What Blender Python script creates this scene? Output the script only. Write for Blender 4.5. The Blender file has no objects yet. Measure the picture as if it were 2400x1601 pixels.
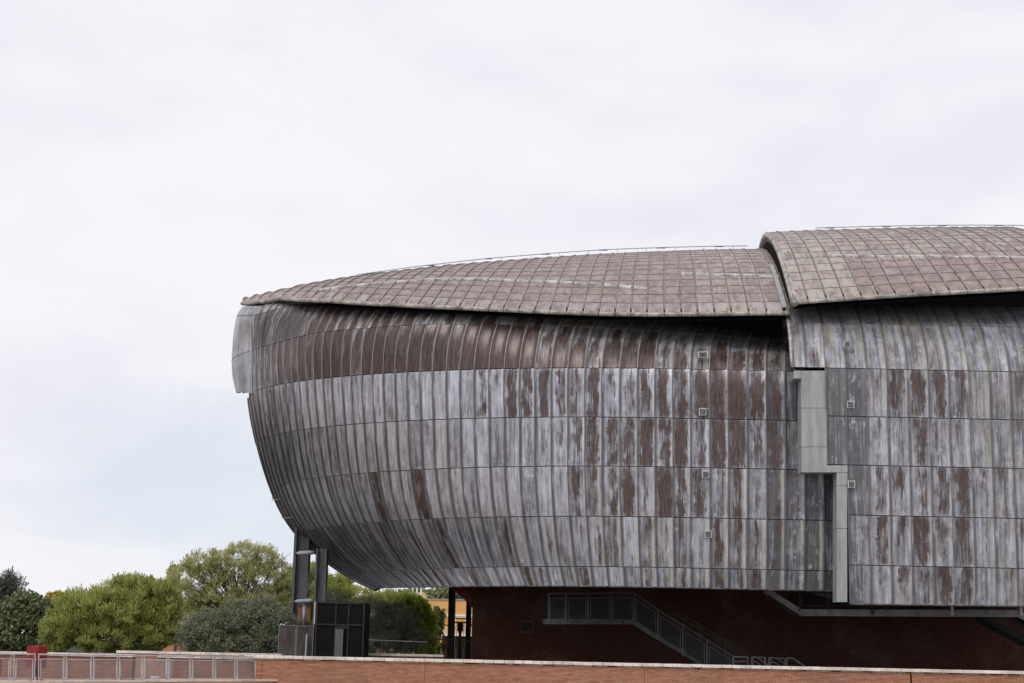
import bpy, math, random
import numpy as np
from mathutils import Matrix, Vector
R = random.Random(7)
NR = np.random.default_rng(11)
SC = bpy.context.scene
COL = SC.collection

# ------------------------------------------------------------------ camera
F_PX = 3600.0
TH = math.atan(721.5/3600)
RHO = 0.021
CAM = np.array([0, 0, 1.5])
_w = np.array([0, math.cos(TH), math.sin(TH)])
_u0 = np.array([0, -math.sin(TH), math.cos(TH)])
_r0 = np.array([1.0, 0, 0])
_r = _r0*math.cos(RHO)+_u0*math.sin(RHO)
_u = _u0*math.cos(RHO)-_r0*math.sin(RHO)
cd = bpy.data.cameras.new('camera')
cd.sensor_width = 36; cd.lens = 54; cd.clip_end = 6000; cd.clip_start = 0.5
cam = bpy.data.objects.new('camera', cd); COL.objects.link(cam)
cam.matrix_world = Matrix(((_r[0], _u[0], -_w[0], CAM[0]), (_r[1], _u[1], -_w[1], CAM[1]), (_r[2], _u[2], -_w[2], CAM[2]), (0, 0, 0, 1)))
SC.camera = cam

# ------------------------------------------------------------------ world, sun, exposure
wd = bpy.data.worlds.new('World'); SC.world = wd; wd.use_nodes = True
nt = wd.node_tree; nt.nodes.clear()
def N(t, typ, **kw):
    n = t.nodes.new(typ)
    for k, v in kw.items():
        if k.startswith('i_'): n.inputs[k[2:].replace('_', ' ')].default_value = v
        else: setattr(n, k, v)
    return n
def L(t, a, b): t.links.new(a, b)
def mathn(t, op, a, b=None, c=None, clamp=False):
    n = t.nodes.new('ShaderNodeMath'); n.operation = op; n.use_clamp = clamp
    for i, x in enumerate((a, b, c)):
        if x is None: continue
        if isinstance(x, (int, float)): n.inputs[i].default_value = x
        else: t.links.new(x, n.inputs[i])
    return n.outputs[0]
def mixc(t, fac, a, b, mode='MIX'):
    n = t.nodes.new('ShaderNodeMix'); n.data_type = 'RGBA'; n.blend_type = mode; n.clamp_factor = True
    for s, x in ((n.inputs[0], fac), (n.inputs[6], a), (n.inputs[7], b)):
        if isinstance(x, (int, float)): s.default_value = x
        elif isinstance(x, (tuple, list)): s.default_value = (*x[:3], 1)
        else: t.links.new(x, s)
    return n.outputs[2]
def sstep(t, x, lo, hi):
    n = t.nodes.new('ShaderNodeMapRange'); n.interpolation_type = 'SMOOTHSTEP'
    for s, v in ((n.inputs[0], x), (n.inputs[1], lo), (n.inputs[2], hi)):
        if isinstance(v, (int, float)): s.default_value = v
        else: t.links.new(v, s)
    return n.outputs[0]
SUN_EL, SUN_AZ = math.radians(48), math.radians(205)
STR = 0.1
sky = N(nt, 'ShaderNodeTexSky'); sky.sky_type = 'NISHITA'; sky.sun_disc = False
sky.sun_elevation = SUN_EL; sky.sun_rotation = SUN_AZ
tc = N(nt, 'ShaderNodeTexCoord')
mp = N(nt, 'ShaderNodeMapping'); mp.inputs['Scale'].default_value = (2.2, 2.2, 5.5); L(nt, tc.outputs['Generated'], mp.inputs[0])
n1 = N(nt, 'ShaderNodeTexNoise'); n1.inputs['Scale'].default_value = 1.6; n1.inputs['Detail'].default_value = 6; n1.inputs['Roughness'].default_value = .52
n1.inputs['Distortion'].default_value = .35
L(nt, mp.outputs[0], n1.inputs['Vector'])
n2 = N(nt, 'ShaderNodeTexNoise'); n2.inputs['Scale'].default_value = 5; n2.inputs['Detail'].default_value = 5
L(nt, mp.outputs[0], n2.inputs['Vector'])
cl = mathn(nt, 'ADD', mathn(nt, 'MULTIPLY', n1.outputs[0], .75), mathn(nt, 'MULTIPLY', n2.outputs[0], .25))
cf = sstep(nt, cl, .36, .60)
K = 1/STR
cloud = mixc(nt, cf, (.865*K, .855*K, .935*K), (.965*K, .955*K, .992*K))
# clear patch low in the north west where thin blue shows between the clouds
dv = N(nt, 'ShaderNodeVectorMath'); dv.operation = 'NORMALIZE'; L(nt, tc.outputs['Generated'], dv.inputs[0])
sep = N(nt, 'ShaderNodeSeparateXYZ'); L(nt, dv.outputs[0], sep.inputs[0])
dx = mathn(nt, 'MULTIPLY', mathn(nt, 'ADD', sep.outputs[0], .185), 8)
dz = mathn(nt, 'MULTIPLY', mathn(nt, 'SUBTRACT', sep.outputs[2], .085), 13)
rr = mathn(nt, 'ADD', mathn(nt, 'MULTIPLY', dx, dx), mathn(nt, 'MULTIPLY', dz, dz))
rr = mathn(nt, 'ADD', rr, mathn(nt, 'MULTIPLY', mathn(nt, 'SUBTRACT', n1.outputs[0], .5), 3.0))
gap = mathn(nt, 'MULTIPLY', sstep(nt, rr, 1.3, -.4), sstep(nt, sep.outputs[1], 0, .4))
blue = mixc(nt, .06, (.70*K, .78*K, .89*K), sky.outputs[0])
skyc = mixc(nt, mathn(nt, 'MULTIPLY', gap, .75), cloud, blue)
skyc = mixc(nt, .06, skyc, sky.outputs[0])
bg = N(nt, 'ShaderNodeBackground'); bg.inputs['Strength'].default_value = STR; L(nt, skyc, bg.inputs[0])
wo = N(nt, 'ShaderNodeOutputWorld'); L(nt, bg.outputs[0], wo.inputs[0])
sl = bpy.data.lights.new('sun', 'SUN'); sl.energy = 1.5; sl.angle = math.radians(22); sl.color = (1, .97, .93)
sun = bpy.data.objects.new('sun', sl); COL.objects.link(sun)
# direction towards the sun (azimuth from +Y clockwise)
sd = Vector((math.sin(SUN_AZ)*math.cos(SUN_EL), math.cos(SUN_AZ)*math.cos(SUN_EL), math.sin(SUN_EL)))
sun.rotation_euler = sd.to_track_quat('Z', 'Y').to_euler(); sun.location = (0, -20, 60)
SC.view_settings.view_transform = 'Standard'; SC.view_settings.look = 'None'
SC.view_settings.exposure = 0.0; SC.view_settings.gamma = 1; SC.view_settings.use_curve_mapping = False

# ------------------------------------------------------------------ helpers
def ray(px, py):
    px = np.asarray(px, float); py = np.asarray(py, float)
    return _w + _r*((px-1200)/F_PX)[..., None] + _u*((800.5-py)/F_PX)[..., None]
def PY(px, py, Y):      # surveyed point: the sight line through a photo pixel meets the plane y = Y
    d = ray(px, py); return CAM + d*(np.asarray(Y)/d[..., 1])[..., None]
def PZ(px, py, z):
    d = ray(px, py); return CAM + d*((np.asarray(z)-CAM[2])/d[..., 2])[..., None]
def proj(p):
    d = np.asarray(p)-CAM; z = d@_w
    return 1200+F_PX*(d@_r)/z, 800.5-F_PX*(d@_u)/z
def spline(xk, yk, x):   # natural cubic spline, yk (n,...) at xk
    xk = np.asarray(xk, float); yk = np.asarray(yk, float); x = np.asarray(x, float)
    n = len(xk); h = np.diff(xk)
    A = np.zeros((n, n)); B = np.zeros_like(yk)
    A[0, 0] = A[-1, -1] = 1
    for i in range(1, n-1):
        A[i, i-1] = h[i-1]; A[i, i] = 2*(h[i-1]+h[i]); A[i, i+1] = h[i]
        B[i] = 6*((yk[i+1]-yk[i])/h[i]-(yk[i]-yk[i-1])/h[i-1])
    M = np.linalg.solve(A, B.reshape(n, -1)).reshape(yk.shape)
    k = np.clip(np.searchsorted(xk, x)-1, 0, n-2)
    e = (slice(None),)+(None,)*(yk.ndim-1)
    a = ((xk[k+1]-x)/h[k])[e]; b = ((x-xk[k])/h[k])[e]; hh = (h[k]**2)[e]
    return a*yk[k]+b*yk[k+1]+((a**3-a)*M[k]+(b**3-b)*M[k+1])*hh/6

class MB:
    def __init__(s): s.v = []; s.f = []; s.n = 0; s.a = {}
    def add(s, v, f, **attrs):
        v = np.asarray(v, float).reshape(-1, 3); o = s.n
        s.v.append(v); s.f += [tuple(i+o for i in q) for q in f]; s.n += len(v)
        for k, x in attrs.items():
            x = np.asarray(x, float)
            if x.ndim == 1 and len(x) == 3: x = np.tile(x, (len(v), 1))
            s.a.setdefault(k, []).append(x)
        return s
    def box(s, c, d, rot=None, **at):
        c = np.asarray(c, float); d = np.asarray(d, float)/2
        v = np.array([[x, y, z] for x in (-1, 1) for y in (-1, 1) for z in (-1, 1)])*d
        if rot is not None: v = v@np.asarray(rot).T
        return s.add(v+c, [(0, 1, 3, 2), (4, 6, 7, 5), (0, 4, 5, 1), (2, 3, 7, 6), (0, 2, 6, 4), (1, 5, 7, 3)], **at)
    def bar(s, a, b, w, h=None, up=(0, 0, 1), **at):    # rectangular bar from a to b
        a = np.asarray(a, float); b = np.asarray(b, float); h = h or w
        d = b-a; l = np.linalg.norm(d); d = d/l
        up = np.asarray(up, float)
        if abs(d@up) > .98: up = np.array([0, 1.0, 0])
        x = np.cross(d, up); x /= np.linalg.norm(x); z = np.cross(x, d)
        rot = np.stack([x, d, z], 1)
        return s.box((a+b)/2, (w, l, h), rot, **at)
    def tube(s, pts, rad, seg=6, caps=True):
        pts = np.asarray(pts, float); n = len(pts); rad = np.broadcast_to(np.asarray(rad, float), (n,))
        t = np.gradient(pts, axis=0); t /= np.linalg.norm(t, axis=1)[:, None]+1e-9
        ref = np.array([0.0, 0, 1]) if abs(t[0][2]) < .9 else np.array([1.0, 0, 0])
        x = np.cross(t, ref); x /= np.linalg.norm(x, axis=1)[:, None]+1e-9; y = np.cross(t, x)
        an = np.arange(seg)*2*math.pi/seg
        v = pts[:, None]+rad[:, None, None]*(x[:, None]*np.cos(an)[None, :, None]+y[:, None]*np.sin(an)[None, :, None])
        f = [(i*seg+j, i*seg+(j+1) % seg, (i+1)*seg+(j+1) % seg, (i+1)*seg+j) for i in range(n-1) for j in range(seg)]
        if caps: f += [tuple(range(seg))[::-1], tuple((n-1)*seg+j for j in range(seg))]
        return s.add(v.reshape(-1, 3), f)
    def grid(s, P, flip=False, **at):
        P = np.asarray(P, float); a, b = P.shape[:2]
        f = [(i*b+j, (i+1)*b+j, (i+1)*b+j+1, i*b+j+1) for i in range(a-1) for j in range(b-1)]
        if flip: f = [q[::-1] for q in f]
        return s.add(P.reshape(-1, 3), f, **at)
    def prism(s, poly, d):    # polygon (n,3) extruded by vector d
        poly = np.asarray(poly, float); n = len(poly)
        v = np.concatenate([poly, poly+np.asarray(d, float)])
        return s.add(v, [tuple(range(n)), tuple(range(n, 2*n))[::-1]]+[(i, i+n, (i+1) % n+n, (i+1) % n) for i in range(n)])
    def merge(s, m):
        for k in m.a: s.a.setdefault(k, []).extend(m.a[k])
        o = s.n; s.v += m.v; s.f += [tuple(i+o for i in q) for q in m.f]; s.n += m.n
    def build(s, name, mat, parent=None, smooth=False, **props):
        me = bpy.data.meshes.new(name)
        V = np.concatenate(s.v)
        me.from_pydata(V.tolist(), [], s.f)
        if smooth: me.polygons.foreach_set('use_smooth', [True]*len(me.polygons))
        for k, x in s.a.items():
            x = np.concatenate(x); at = me.attributes.new(k, 'FLOAT_VECTOR', 'POINT'); at.data.foreach_set('vector', x.ravel())
        me.materials.append(mat); me.update()
        o = bpy.data.objects.new(name, me); COL.objects.link(o)
        if parent: o.parent = parent; o.matrix_parent_inverse = parent.matrix_world.inverted()
        for k, v in props.items(): o[k] = v
        return o
def thing(name, label, cat, loc=(0, 0, 0), group=None):
    o = bpy.data.objects.new(name, None); COL.objects.link(o); o.empty_display_size = .5
    o.location = loc; o.matrix_world = Matrix.Translation(Vector(loc))
    o['label'] = label; o['category'] = cat
    if group: o['group'] = group
    return o
def tag(o, label, cat, group=None):
    o['label'] = label; o['category'] = cat
    if group: o['group'] = group
    return o
def raw_quads(name, V, mat, parent, lv=None, **props):   # fast: V (n,4,3)
    n = len(V); me = bpy.data.meshes.new(name)
    me.vertices.add(4*n); me.vertices.foreach_set('co', V.reshape(-1).astype(np.float32))
    me.loops.add(4*n); me.loops.foreach_set('vertex_index', np.arange(4*n, dtype=np.int32))
    me.polygons.add(n); me.polygons.foreach_set('loop_start', np.arange(0, 4*n, 4, dtype=np.int32))
    me.polygons.foreach_set('loop_total', np.full(n, 4, dtype=np.int32))
    if lv is not None:
        at = me.attributes.new('lv', 'FLOAT', 'POINT'); at.data.foreach_set('value', np.repeat(lv, 4).astype(np.float32))
    me.materials.append(mat); me.update(); me.validate()
    o = bpy.data.objects.new(name, me); COL.objects.link(o)
    if parent: o.parent = parent; o.matrix_parent_inverse = parent.matrix_world.inverted()
    for k, v in props.items(): o[k] = v
    return o

# ------------------------------------------------------------------ materials
def new_mat(name):
    m = bpy.data.materials.new(name); m.use_nodes = True; t = m.node_tree
    return m, t, t.nodes['Principled BSDF']
def attr(t, name):
    n = t.nodes.new('ShaderNodeAttribute'); n.attribute_name = name; return n
def noise(t, vec, scale, detail=4, rough=.55, dist=0):
    n = t.nodes.new('ShaderNodeTexNoise'); n.inputs['Scale'].default_value = scale; n.inputs['Detail'].default_value = detail
    n.inputs['Roughness'].default_value = rough; n.inputs['Distortion'].default_value = dist
    if vec is not None: t.links.new(vec, n.inputs['Vector'])
    return n.outputs[0]
def simple(name, col, rough=.6, var=.25, scale=3.0, metal=0.0, spec=.4, stretch=(1, 1, 1), bump=.0, col2=None):
    m, t, b = new_mat(name)
    co = t.nodes.new('ShaderNodeTexCoord'); mpn = t.nodes.new('ShaderNodeMapping'); mpn.inputs['Scale'].default_value = stretch
    t.links.new(co.outputs['Object'], mpn.inputs[0])
    a = noise(t, mpn.outputs[0], scale, 6, .6); c = noise(t, mpn.outputs[0], scale*7, 3)
    k = mathn(t, 'ADD', mathn(t, 'MULTIPLY', a, .7), mathn(t, 'MULTIPLY', c, .3))
    lo = tuple(x*(1-var) for x in col); hi = tuple(min(1, x*(1+var)) for x in (col2 or col))
    t.links.new(mixc(t, sstep(t, k, .35, .65), lo, hi), b.inputs['Base Color'])
    b.inputs['Roughness'].default_value = rough; b.inputs['Metallic'].default_value = metal
    b.inputs['Specular IOR Level'].default_value = spec
    if bump:
        bn = t.nodes.new('ShaderNodeBump'); bn.inputs['Distance'].default_value = bump; bn.inputs['Strength'].default_value = .6
        t.links.new(k, bn.inputs['Height']); t.links.new(bn.outputs[0], b.inputs['Normal'])
    return m
def comb(t, x, y, z):
    n = t.nodes.new('ShaderNodeCombineXYZ')
    for i, v in enumerate((x, y, z)):
        if isinstance(v, (int, float)): n.inputs[i].default_value = v
        else: t.links.new(v, n.inputs[i])
    return n.outputs[0]
def sepv(t, v):
    n = t.nodes.new('ShaderNodeSeparateXYZ'); t.links.new(v, n.inputs[0]); return n.outputs

def patina(name, roof=False):
    # oxidised lead sheet: pc = (oxide, tone, warm) per sheet, pq = (u, v, seed), pm = (metres across, metres down, 0)
    m, t, b = new_mat(name)
    ox, tone, warm = sepv(t, attr(t, 'pc').outputs['Vector'])[:3]
    u, v, seed = sepv(t, attr(t, 'pq').outputs['Vector'])[:3]
    xm, ym, _z = sepv(t, attr(t, 'pm').outputs['Vector'])[:3]
    s37 = mathn(t, 'MULTIPLY', seed, 37.0)
    def vec(fx, fy, off):
        return comb(t, mathn(t, 'MULTIPLY', xm, fx), mathn(t, 'MULTIPLY', ym, fy), mathn(t, 'ADD', s37, off))
    A = noise(t, vec(5.5, .36 if not roof else .30, 0), 1, 6, .64, .3)
    B = noise(t, vec(1.9, .8, 11), 1, 5, .6, .4)
    Cn = noise(t, vec(24, 1.1, 23), 1, 6, .72)
    G = noise(t, vec(6, 4.5, 51), 1, 5, .6)
    eu = mathn(t, 'MULTIPLY', mathn(t, 'ABSOLUTE', mathn(t, 'SUBTRACT', u, .5)), 2.0)
    e8 = mathn(t, 'POWER', eu, 6.0)
    if not roof:
        val = mathn(t, 'ADD', mathn(t, 'MULTIPLY', A, .5), mathn(t, 'MULTIPLY', B, .5))
        val = mathn(t, 'ADD', val, mathn(t, 'MULTIPLY', mathn(t, 'SUBTRACT', Cn, .5), .50))
        val = mathn(t, 'ADD', val, mathn(t, 'MULTIPLY', mathn(t, 'SUBTRACT', G, .5), .14))
        val = mathn(t, 'SUBTRACT', val, mathn(t, 'MULTIPLY', e8, .20))
        ev = mathn(t, 'POWER', mathn(t, 'MULTIPLY', mathn(t, 'ABSOLUTE', mathn(t, 'SUBTRACT', v, .5)), 2.0), 14.0)
        val = mathn(t, 'SUBTRACT', val, mathn(t, 'MULTIPLY', ev, .10))
        # oxide gathers in one vertical band per sheet, off centre, narrower on the lower sheets
        cen = mathn(t, 'ADD', .42, mathn(t, 'MULTIPLY', mathn(t, 'FRACT', mathn(t, 'MULTIPLY', seed, 7.31)), .26))
        ud = mathn(t, 'ABSOLUTE', mathn(t, 'SUBTRACT', mathn(t, 'ADD', u, mathn(t, 'MULTIPLY', mathn(t, 'SUBTRACT', noise(t, vec(1.2, 1.3, 401), 1, 4, .65), .5), .9)), cen))
        hw = mathn(t, 'SUBTRACT', mathn(t, 'ADD', .26, mathn(t, 'MULTIPLY', ox, .20)), mathn(t, 'MULTIPLY', _z, .20))
        band = sstep(t, mathn(t, 'SUBTRACT', ud, hw), -.14, .10)
        notfull = sstep(t, ox, .92, .68)
        val = mathn(t, 'ADD', val, mathn(t, 'MULTIPLY', mathn(t, 'SUBTRACT', .055, mathn(t, 'MULTIPLY', band, .165)), notfull))
        thr = mathn(t, 'SUBTRACT', .72, mathn(t, 'MULTIPLY', ox, .46))
        dif = mathn(t, 'SUBTRACT', val, thr)
        fine = noise(t, vec(46, 2.2, 61), 1, 5, .75)
        soft = mathn(t, 'MULTIPLY', sstep(t, mathn(t, 'ADD', dif, mathn(t, 'MULTIPLY', mathn(t, 'SUBTRACT', fine, .5), .70)), -.15, .14), .68)
        hard = mathn(t, 'MULTIPLY', sstep(t, mathn(t, 'ADD', dif, mathn(t, 'MULTIPLY', mathn(t, 'SUBTRACT', fine, .5), .18)), -.01, .11), .32)
        mask = mathn(t, 'ADD', soft, hard)
        amp = mathn(t, 'SUBTRACT', 2.6, mathn(t, 'MULTIPLY', warm, 1.3))
        tn = mathn(t, 'ADD', mathn(t, 'SUBTRACT', tone, .07), mathn(t, 'MULTIPLY', mathn(t, 'SUBTRACT', noise(t, vec(8, .40, 77), 1, 6, .68), .5), amp))
        tn = mathn(t, 'ADD', tn, mathn(t, 'MULTIPLY', mathn(t, 'SUBTRACT', noise(t, vec(1.7, 1.1, 91), 1, 4, .55), .5), 1.1))
        tn = mathn(t, 'ADD', tn, mathn(t, 'MULTIPLY', mathn(t, 'SUBTRACT', G, .5), .5), clamp=True)
        base = mixc(t, tn, (.086, .092, .112), (.545, .56, .645))
        crust = mathn(t, 'MULTIPLY', sstep(t, noise(t, vec(3.2, 1.6, 301), 1, 6, .7), .56, .66), sstep(t, noise(t, vec(.7, .5, 311), 1, 2), .40, .60))
        base = mixc(t, mathn(t, 'MULTIPLY', crust, .7), base, (.60, .61, .66))
        wf = mathn(t, 'MULTIPLY', warm, sstep(t, noise(t, vec(2.6, .35, 131), 1, 4, .6), .38, .62))
        base = mixc(t, wf, base, mixc(t, tn, (.19, .175, .14), (.50, .45, .36)))
        # pale stripe paints each sheet's lit edge; grime and painted shade beside the seam
        st = mathn(t, 'MULTIPLY', sstep(t, u, .70, .84), sstep(t, u, .97, .90))
        st = mathn(t, 'MULTIPLY', st, sstep(t, noise(t, vec(1.2, .3, 171), 1, 3), .30, .54))
        base = mixc(t, mathn(t, 'MULTIPLY', mathn(t, 'MULTIPLY', st, _z), .85), base, (.50, .475, .42))
        dk = mathn(t, 'MULTIPLY', sstep(t, u, .20, .03), sstep(t, noise(t, vec(.8, .5, 191), 1, 3), .30, .52))
        base = mixc(t, mathn(t, 'MULTIPLY', dk, .85), base, (.075, .078, .084))
        haze_ = mathn(t, 'MULTIPLY', sstep(t, noise(t, vec(13, .9, 501), 1, 6, .72), .46, .66), sstep(t, noise(t, vec(1.5, .9, 521), 1, 4, .6), .40, .62))
        base = mixc(t, mathn(t, 'MULTIPLY', haze_, .50), base, (.135, .100, .092))
        rustc = mixc(t, sstep(t, noise(t, vec(9, 1.4, 211), 1, 4, .65), .3, .7), (.048, .031, .029), (.112, .078, .071))
        colr = mixc(t, mask, base, rustc)
        pit = sstep(t, noise(t, vec(24, 20, 5), 1, 2), .68, .74)
        colr = mixc(t, mathn(t, 'MULTIPLY', pit, .55), colr, (.07, .065, .07))
        rough = .34; b.inputs['Metallic'].default_value = .28; hgt = mathn(t, 'ADD', mathn(t, 'MULTIPLY', B, 1.0), mathn(t, 'MULTIPLY', Cn, .22)); bd = .035
    else:
        rb = mixc(t, sstep(t, B, .35, .65), (.180, .123, .110), (.286, .212, .190))
        pale = mixc(t, warm, (.34, .315, .30), (.385, .345, .285))
        val = mathn(t, 'ADD', mathn(t, 'MULTIPLY', A, .6), mathn(t, 'MULTIPLY', B, .4))
        val = mathn(t, 'ADD', val, mathn(t, 'MULTIPLY', mathn(t, 'SUBTRACT', Cn, .5), .35))
        val = mathn(t, 'ADD', val, mathn(t, 'MULTIPLY', e8, .20))
        thr = mathn(t, 'ADD', .40, mathn(t, 'MULTIPLY', ox, .30))
        mask = sstep(t, mathn(t, 'SUBTRACT', val, thr), -.06, .12)
        colr = mixc(t, mathn(t, 'MULTIPLY', mask, .85), rb, pale)
        sp = sstep(t, noise(t, vec(4.2, 3.4, 7), 1, 4, .7), .70, .745)
        colr = mixc(t, mathn(t, 'MULTIPLY', sp, .8), colr, (.62, .60, .59))
        dkv = mathn(t, 'MULTIPLY', tone, 1.0)
        colr = mixc(t, dkv, colr, (.10, .085, .08))
        rough = .5; hgt = mathn(t, 'ADD', mathn(t, 'MULTIPLY', B, 1.0), mathn(t, 'MULTIPLY', Cn, .15)); bd = .03
    t.links.new(colr, b.inputs['Base Color'])
    b.inputs['Roughness'].default_value = rough; b.inputs['Specular IOR Level'].default_value = .45
    bn = t.nodes.new('ShaderNodeBump'); bn.inputs['Distance'].default_value = bd; bn.inputs['Strength'].default_value = .7
    t.links.new(hgt, bn.inputs['Height']); t.links.new(bn.outputs[0], b.inputs['Normal'])
    return m

def brick_mat(name, c1, c2, joint=False):
    m, t, b = new_mat(name)
    a = sepv(t, attr(t, 'bc').outputs['Vector'])
    co = t.nodes.new('ShaderNodeTexCoord')
    big = noise(t, co.outputs['Object'], .35, 5, .6); fine = noise(t, co.outputs['Object'], 9, 4, .65)
    c = mixc(t, a[0], c1, c2)
    c = mixc(t, mathn(t, 'MULTIPLY', sstep(t, big, .48, .68), .45), c, (.20, .135, .105))
    c = mixc(t, mathn(t, 'MULTIPLY', sstep(t, fine, .58, .75), .4), c, (.50, .40, .33))
    c = mixc(t, mathn(t, 'MULTIPLY', a[1], .45), c, (.40, .30, .24))
    t.links.new(c, b.inputs['Base Color']); b.inputs['Roughness'].default_value = .85
    b.inputs['Specular IOR Level'].default_value = .2
    bn = t.nodes.new('ShaderNodeBump'); bn.inputs['Distance'].default_value = .01; t.links.new(fine, bn.inputs['Height']); t.links.new(bn.outputs[0], b.inputs['Normal'])
    return m
def leaf_mat(name, dark, light, trans=.25):
    m, t, b = new_mat(name)
    a = t.nodes.new('ShaderNodeAttribute'); a.attribute_name = 'lv'
    c = mixc(t, a.outputs['Fac'], dark, light)
    t.links.new(c, b.inputs['Base Color']); b.inputs['Roughness'].default_value = .55; b.inputs['Specular IOR Level'].default_value = .3
    tr = t.nodes.new('ShaderNodeBsdfTranslucent'); t.links.new(c, tr.inputs[0])
    mx = t.nodes.new('ShaderNodeMixShader'); mx.inputs[0].default_value = trans
    out = t.nodes['Material Output']
    t.links.new(b.outputs[0], mx.inputs[1]); t.links.new(tr.outputs[0], mx.inputs[2]); t.links.new(mx.outputs[0], out.inputs[0])
    return m
def mesh_mat(name, col, clear, rough=.75, metal=.0):    # finely perforated sheet, holes far below a pixel
    m, t, b = new_mat(name)
    co = t.nodes.new('ShaderNodeTexCoord'); k = noise(t, co.outputs['Object'], 1.6, 5, .6)
    t.links.new(mixc(t, k, tuple(x*.6 for x in col), tuple(x*1.4 for x in col)), b.inputs['Base Color'])
    b.inputs['Roughness'].default_value = rough; b.inputs['Metallic'].default_value = metal; b.inputs['Specular IOR Level'].default_value = .12
    tr = t.nodes.new('ShaderNodeBsdfTransparent'); mx = t.nodes.new('ShaderNodeMixShader'); mx.inputs[0].default_value = clear
    t.links.new(b.outputs[0], mx.inputs[1]); t.links.new(tr.outputs[0], mx.inputs[2])
    t.links.new(mx.outputs[0], t.nodes['Material Output'].inputs[0])
    return m

M_WALL = patina('oxidised_lead_wall'); M_ROOF = patina('oxidised_lead_roof', True)
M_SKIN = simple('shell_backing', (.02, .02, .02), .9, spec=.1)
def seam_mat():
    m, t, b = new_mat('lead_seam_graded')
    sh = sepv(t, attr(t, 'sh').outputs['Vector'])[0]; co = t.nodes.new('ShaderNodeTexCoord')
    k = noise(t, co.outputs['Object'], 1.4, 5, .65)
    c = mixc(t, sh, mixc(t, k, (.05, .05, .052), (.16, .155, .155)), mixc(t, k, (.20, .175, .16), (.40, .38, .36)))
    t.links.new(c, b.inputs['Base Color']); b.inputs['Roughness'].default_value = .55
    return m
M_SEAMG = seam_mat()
M_SEAM = simple('lead_seam', (.17, .165, .165), .5, .4, 2.0, stretch=(1, 1, .4), spec=.4)
M_RSEAM = simple('roof_seam', (.20, .165, .155), .5, .45, 1.5, spec=.4)
M_LIP = simple('eave_lead', (.25, .235, .215), .55, .5, 1.2, col2=(.34, .32, .29), bump=.01)
M_ZINC = simple('grey_flashing', (.285, .295, .295), .5, .20, 1.1, stretch=(3.5, 3.5, .4), spec=.4, bump=.006)
M_PATCHF = simple('patch_border', (.52, .51, .51), .7, .35, 7)
M_PATCH = simple('patch_dark', (.075, .068, .072), .7, .5, 6, col2=(.11, .105, .11))
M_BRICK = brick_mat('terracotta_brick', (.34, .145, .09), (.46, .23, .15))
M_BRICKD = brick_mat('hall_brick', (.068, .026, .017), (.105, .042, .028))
M_STAIR = simple('stair_steel', (.055, .055, .06), .6, .3, 1.0, spec=.25)
M_STAIRL = simple('stair_beam', (.045, .041, .039), .7, .35, 1.5, spec=.2)
M_WALKB = simple('walkway_beam', (.27, .275, .29), .55, .25, 1.0)
M_FRAME = simple('enclosure_frame', (.15, .15, .155), .55, .25, 1.5)
M_MORTAR = simple('mortar', (.11, .055, .04), .95, .3, 4)
M_COPE = simple('travertine', (.58, .51, .46), .75, .2, 1.4, col2=(.64, .57, .51), bump=.004)
M_COPEB = simple('weathered_travertine', (.46, .36, .28), .8, .3, 1.6, bump=.006)
M_STEEL = simple('grey_painted_steel', (.085, .085, .092), .5, .3, 1.0, spec=.45)
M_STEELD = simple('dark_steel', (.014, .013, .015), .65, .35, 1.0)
M_STEELL = simple('light_steel', (.30, .31, .33), .5, .2, 1.5)
M_GALV = simple('galvanised_rail', (.40, .41, .425), .5, .2, 2.0, metal=.2)
M_MESH = mesh_mat('perforated_fence_sheet', (.20, .195, .20), .52)
M_MESHD = mesh_mat('dark_perforated_sheet', (.007, .006, .006), .12)
M_MESHS = mesh_mat('stair_perforated_sheet', (.02, .02, .023), .35)
M_RUSTP = simple('weathered_steel_sheet', (.055, .047, .044), .65, .4, .9, col2=(.075, .062, .055), stretch=(1, 1, .35), spec=.25)
M_RED = simple('red_paint', (.20, .010, .011), .35, .25, 2.0)
M_REDD = simple('red_paint_side', (.26, .015, .02), .4, .25, 2.0)
M_WEDGE = simple('oxide_red_steel', (.055, .014, .008), .8, .15, 1.0, spec=.05)
M_OCHRE = simple('ochre_plate', (.17, .075, .03), .6, .25, 2.0)
M_ORANGEW = simple('ochre_cladding', (.62, .36, .13), .8, .10, .5, stretch=(1, 1, 6))
M_PEACH = simple('peach_cladding', (.66, .42, .24), .8, .08, .5)
M_WHITE = simple('white_frame', (.78, .77, .76), .6, .08, 1)
M_BLIND = simple('orange_blind', (.62, .27, .03), .6, .08, 2, stretch=(1, 1, 8))
M_TERRA = simple('terracotta_facade', (.50, .24, .14), .85, .2, .4)
M_BARK = simple('bark', (.085, .068, .055), .9, .4, 3)
M_BARKG = simple('grey_bark', (.14, .125, .11), .9, .4, 3)
M_GROUND = simple('terrace_paving', (.42, .29, .21), .9, .22, .35, col2=(.46, .34, .26))
M_STONE = simple('pale_stone_slab', (.58, .47, .38), .85, .2, .9, bump=.006)
M_DARKFLOOR = simple('bounce_cutting_floor', (.035, .030, .028), .95, .3, .4, spec=.1)  # near-black so the added floor sheet bounces little light
M_LAWN = simple('dark_lawn', (.035, .045, .018), .95, .4, .5, spec=.1)  # dark green grass colour
M_LOWG = simple('lower_paving', (.44, .41, .37), .9, .2, .3)
M_TAPE, _t, _b = new_mat('barrier_tape')
_a = sepv(_t, attr(_t, 'bc').outputs['Vector']); _t.links.new(mixc(_t, _a[0], (.75, .72, .70), (.50, .03, .04)), _b.inputs['Base Color'])
M_GLASS, _t, _b = new_mat('window_glass'); _b.inputs['Base Color'].default_value = (.03, .035, .04, 1); _b.inputs['Roughness'].default_value = .08

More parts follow.
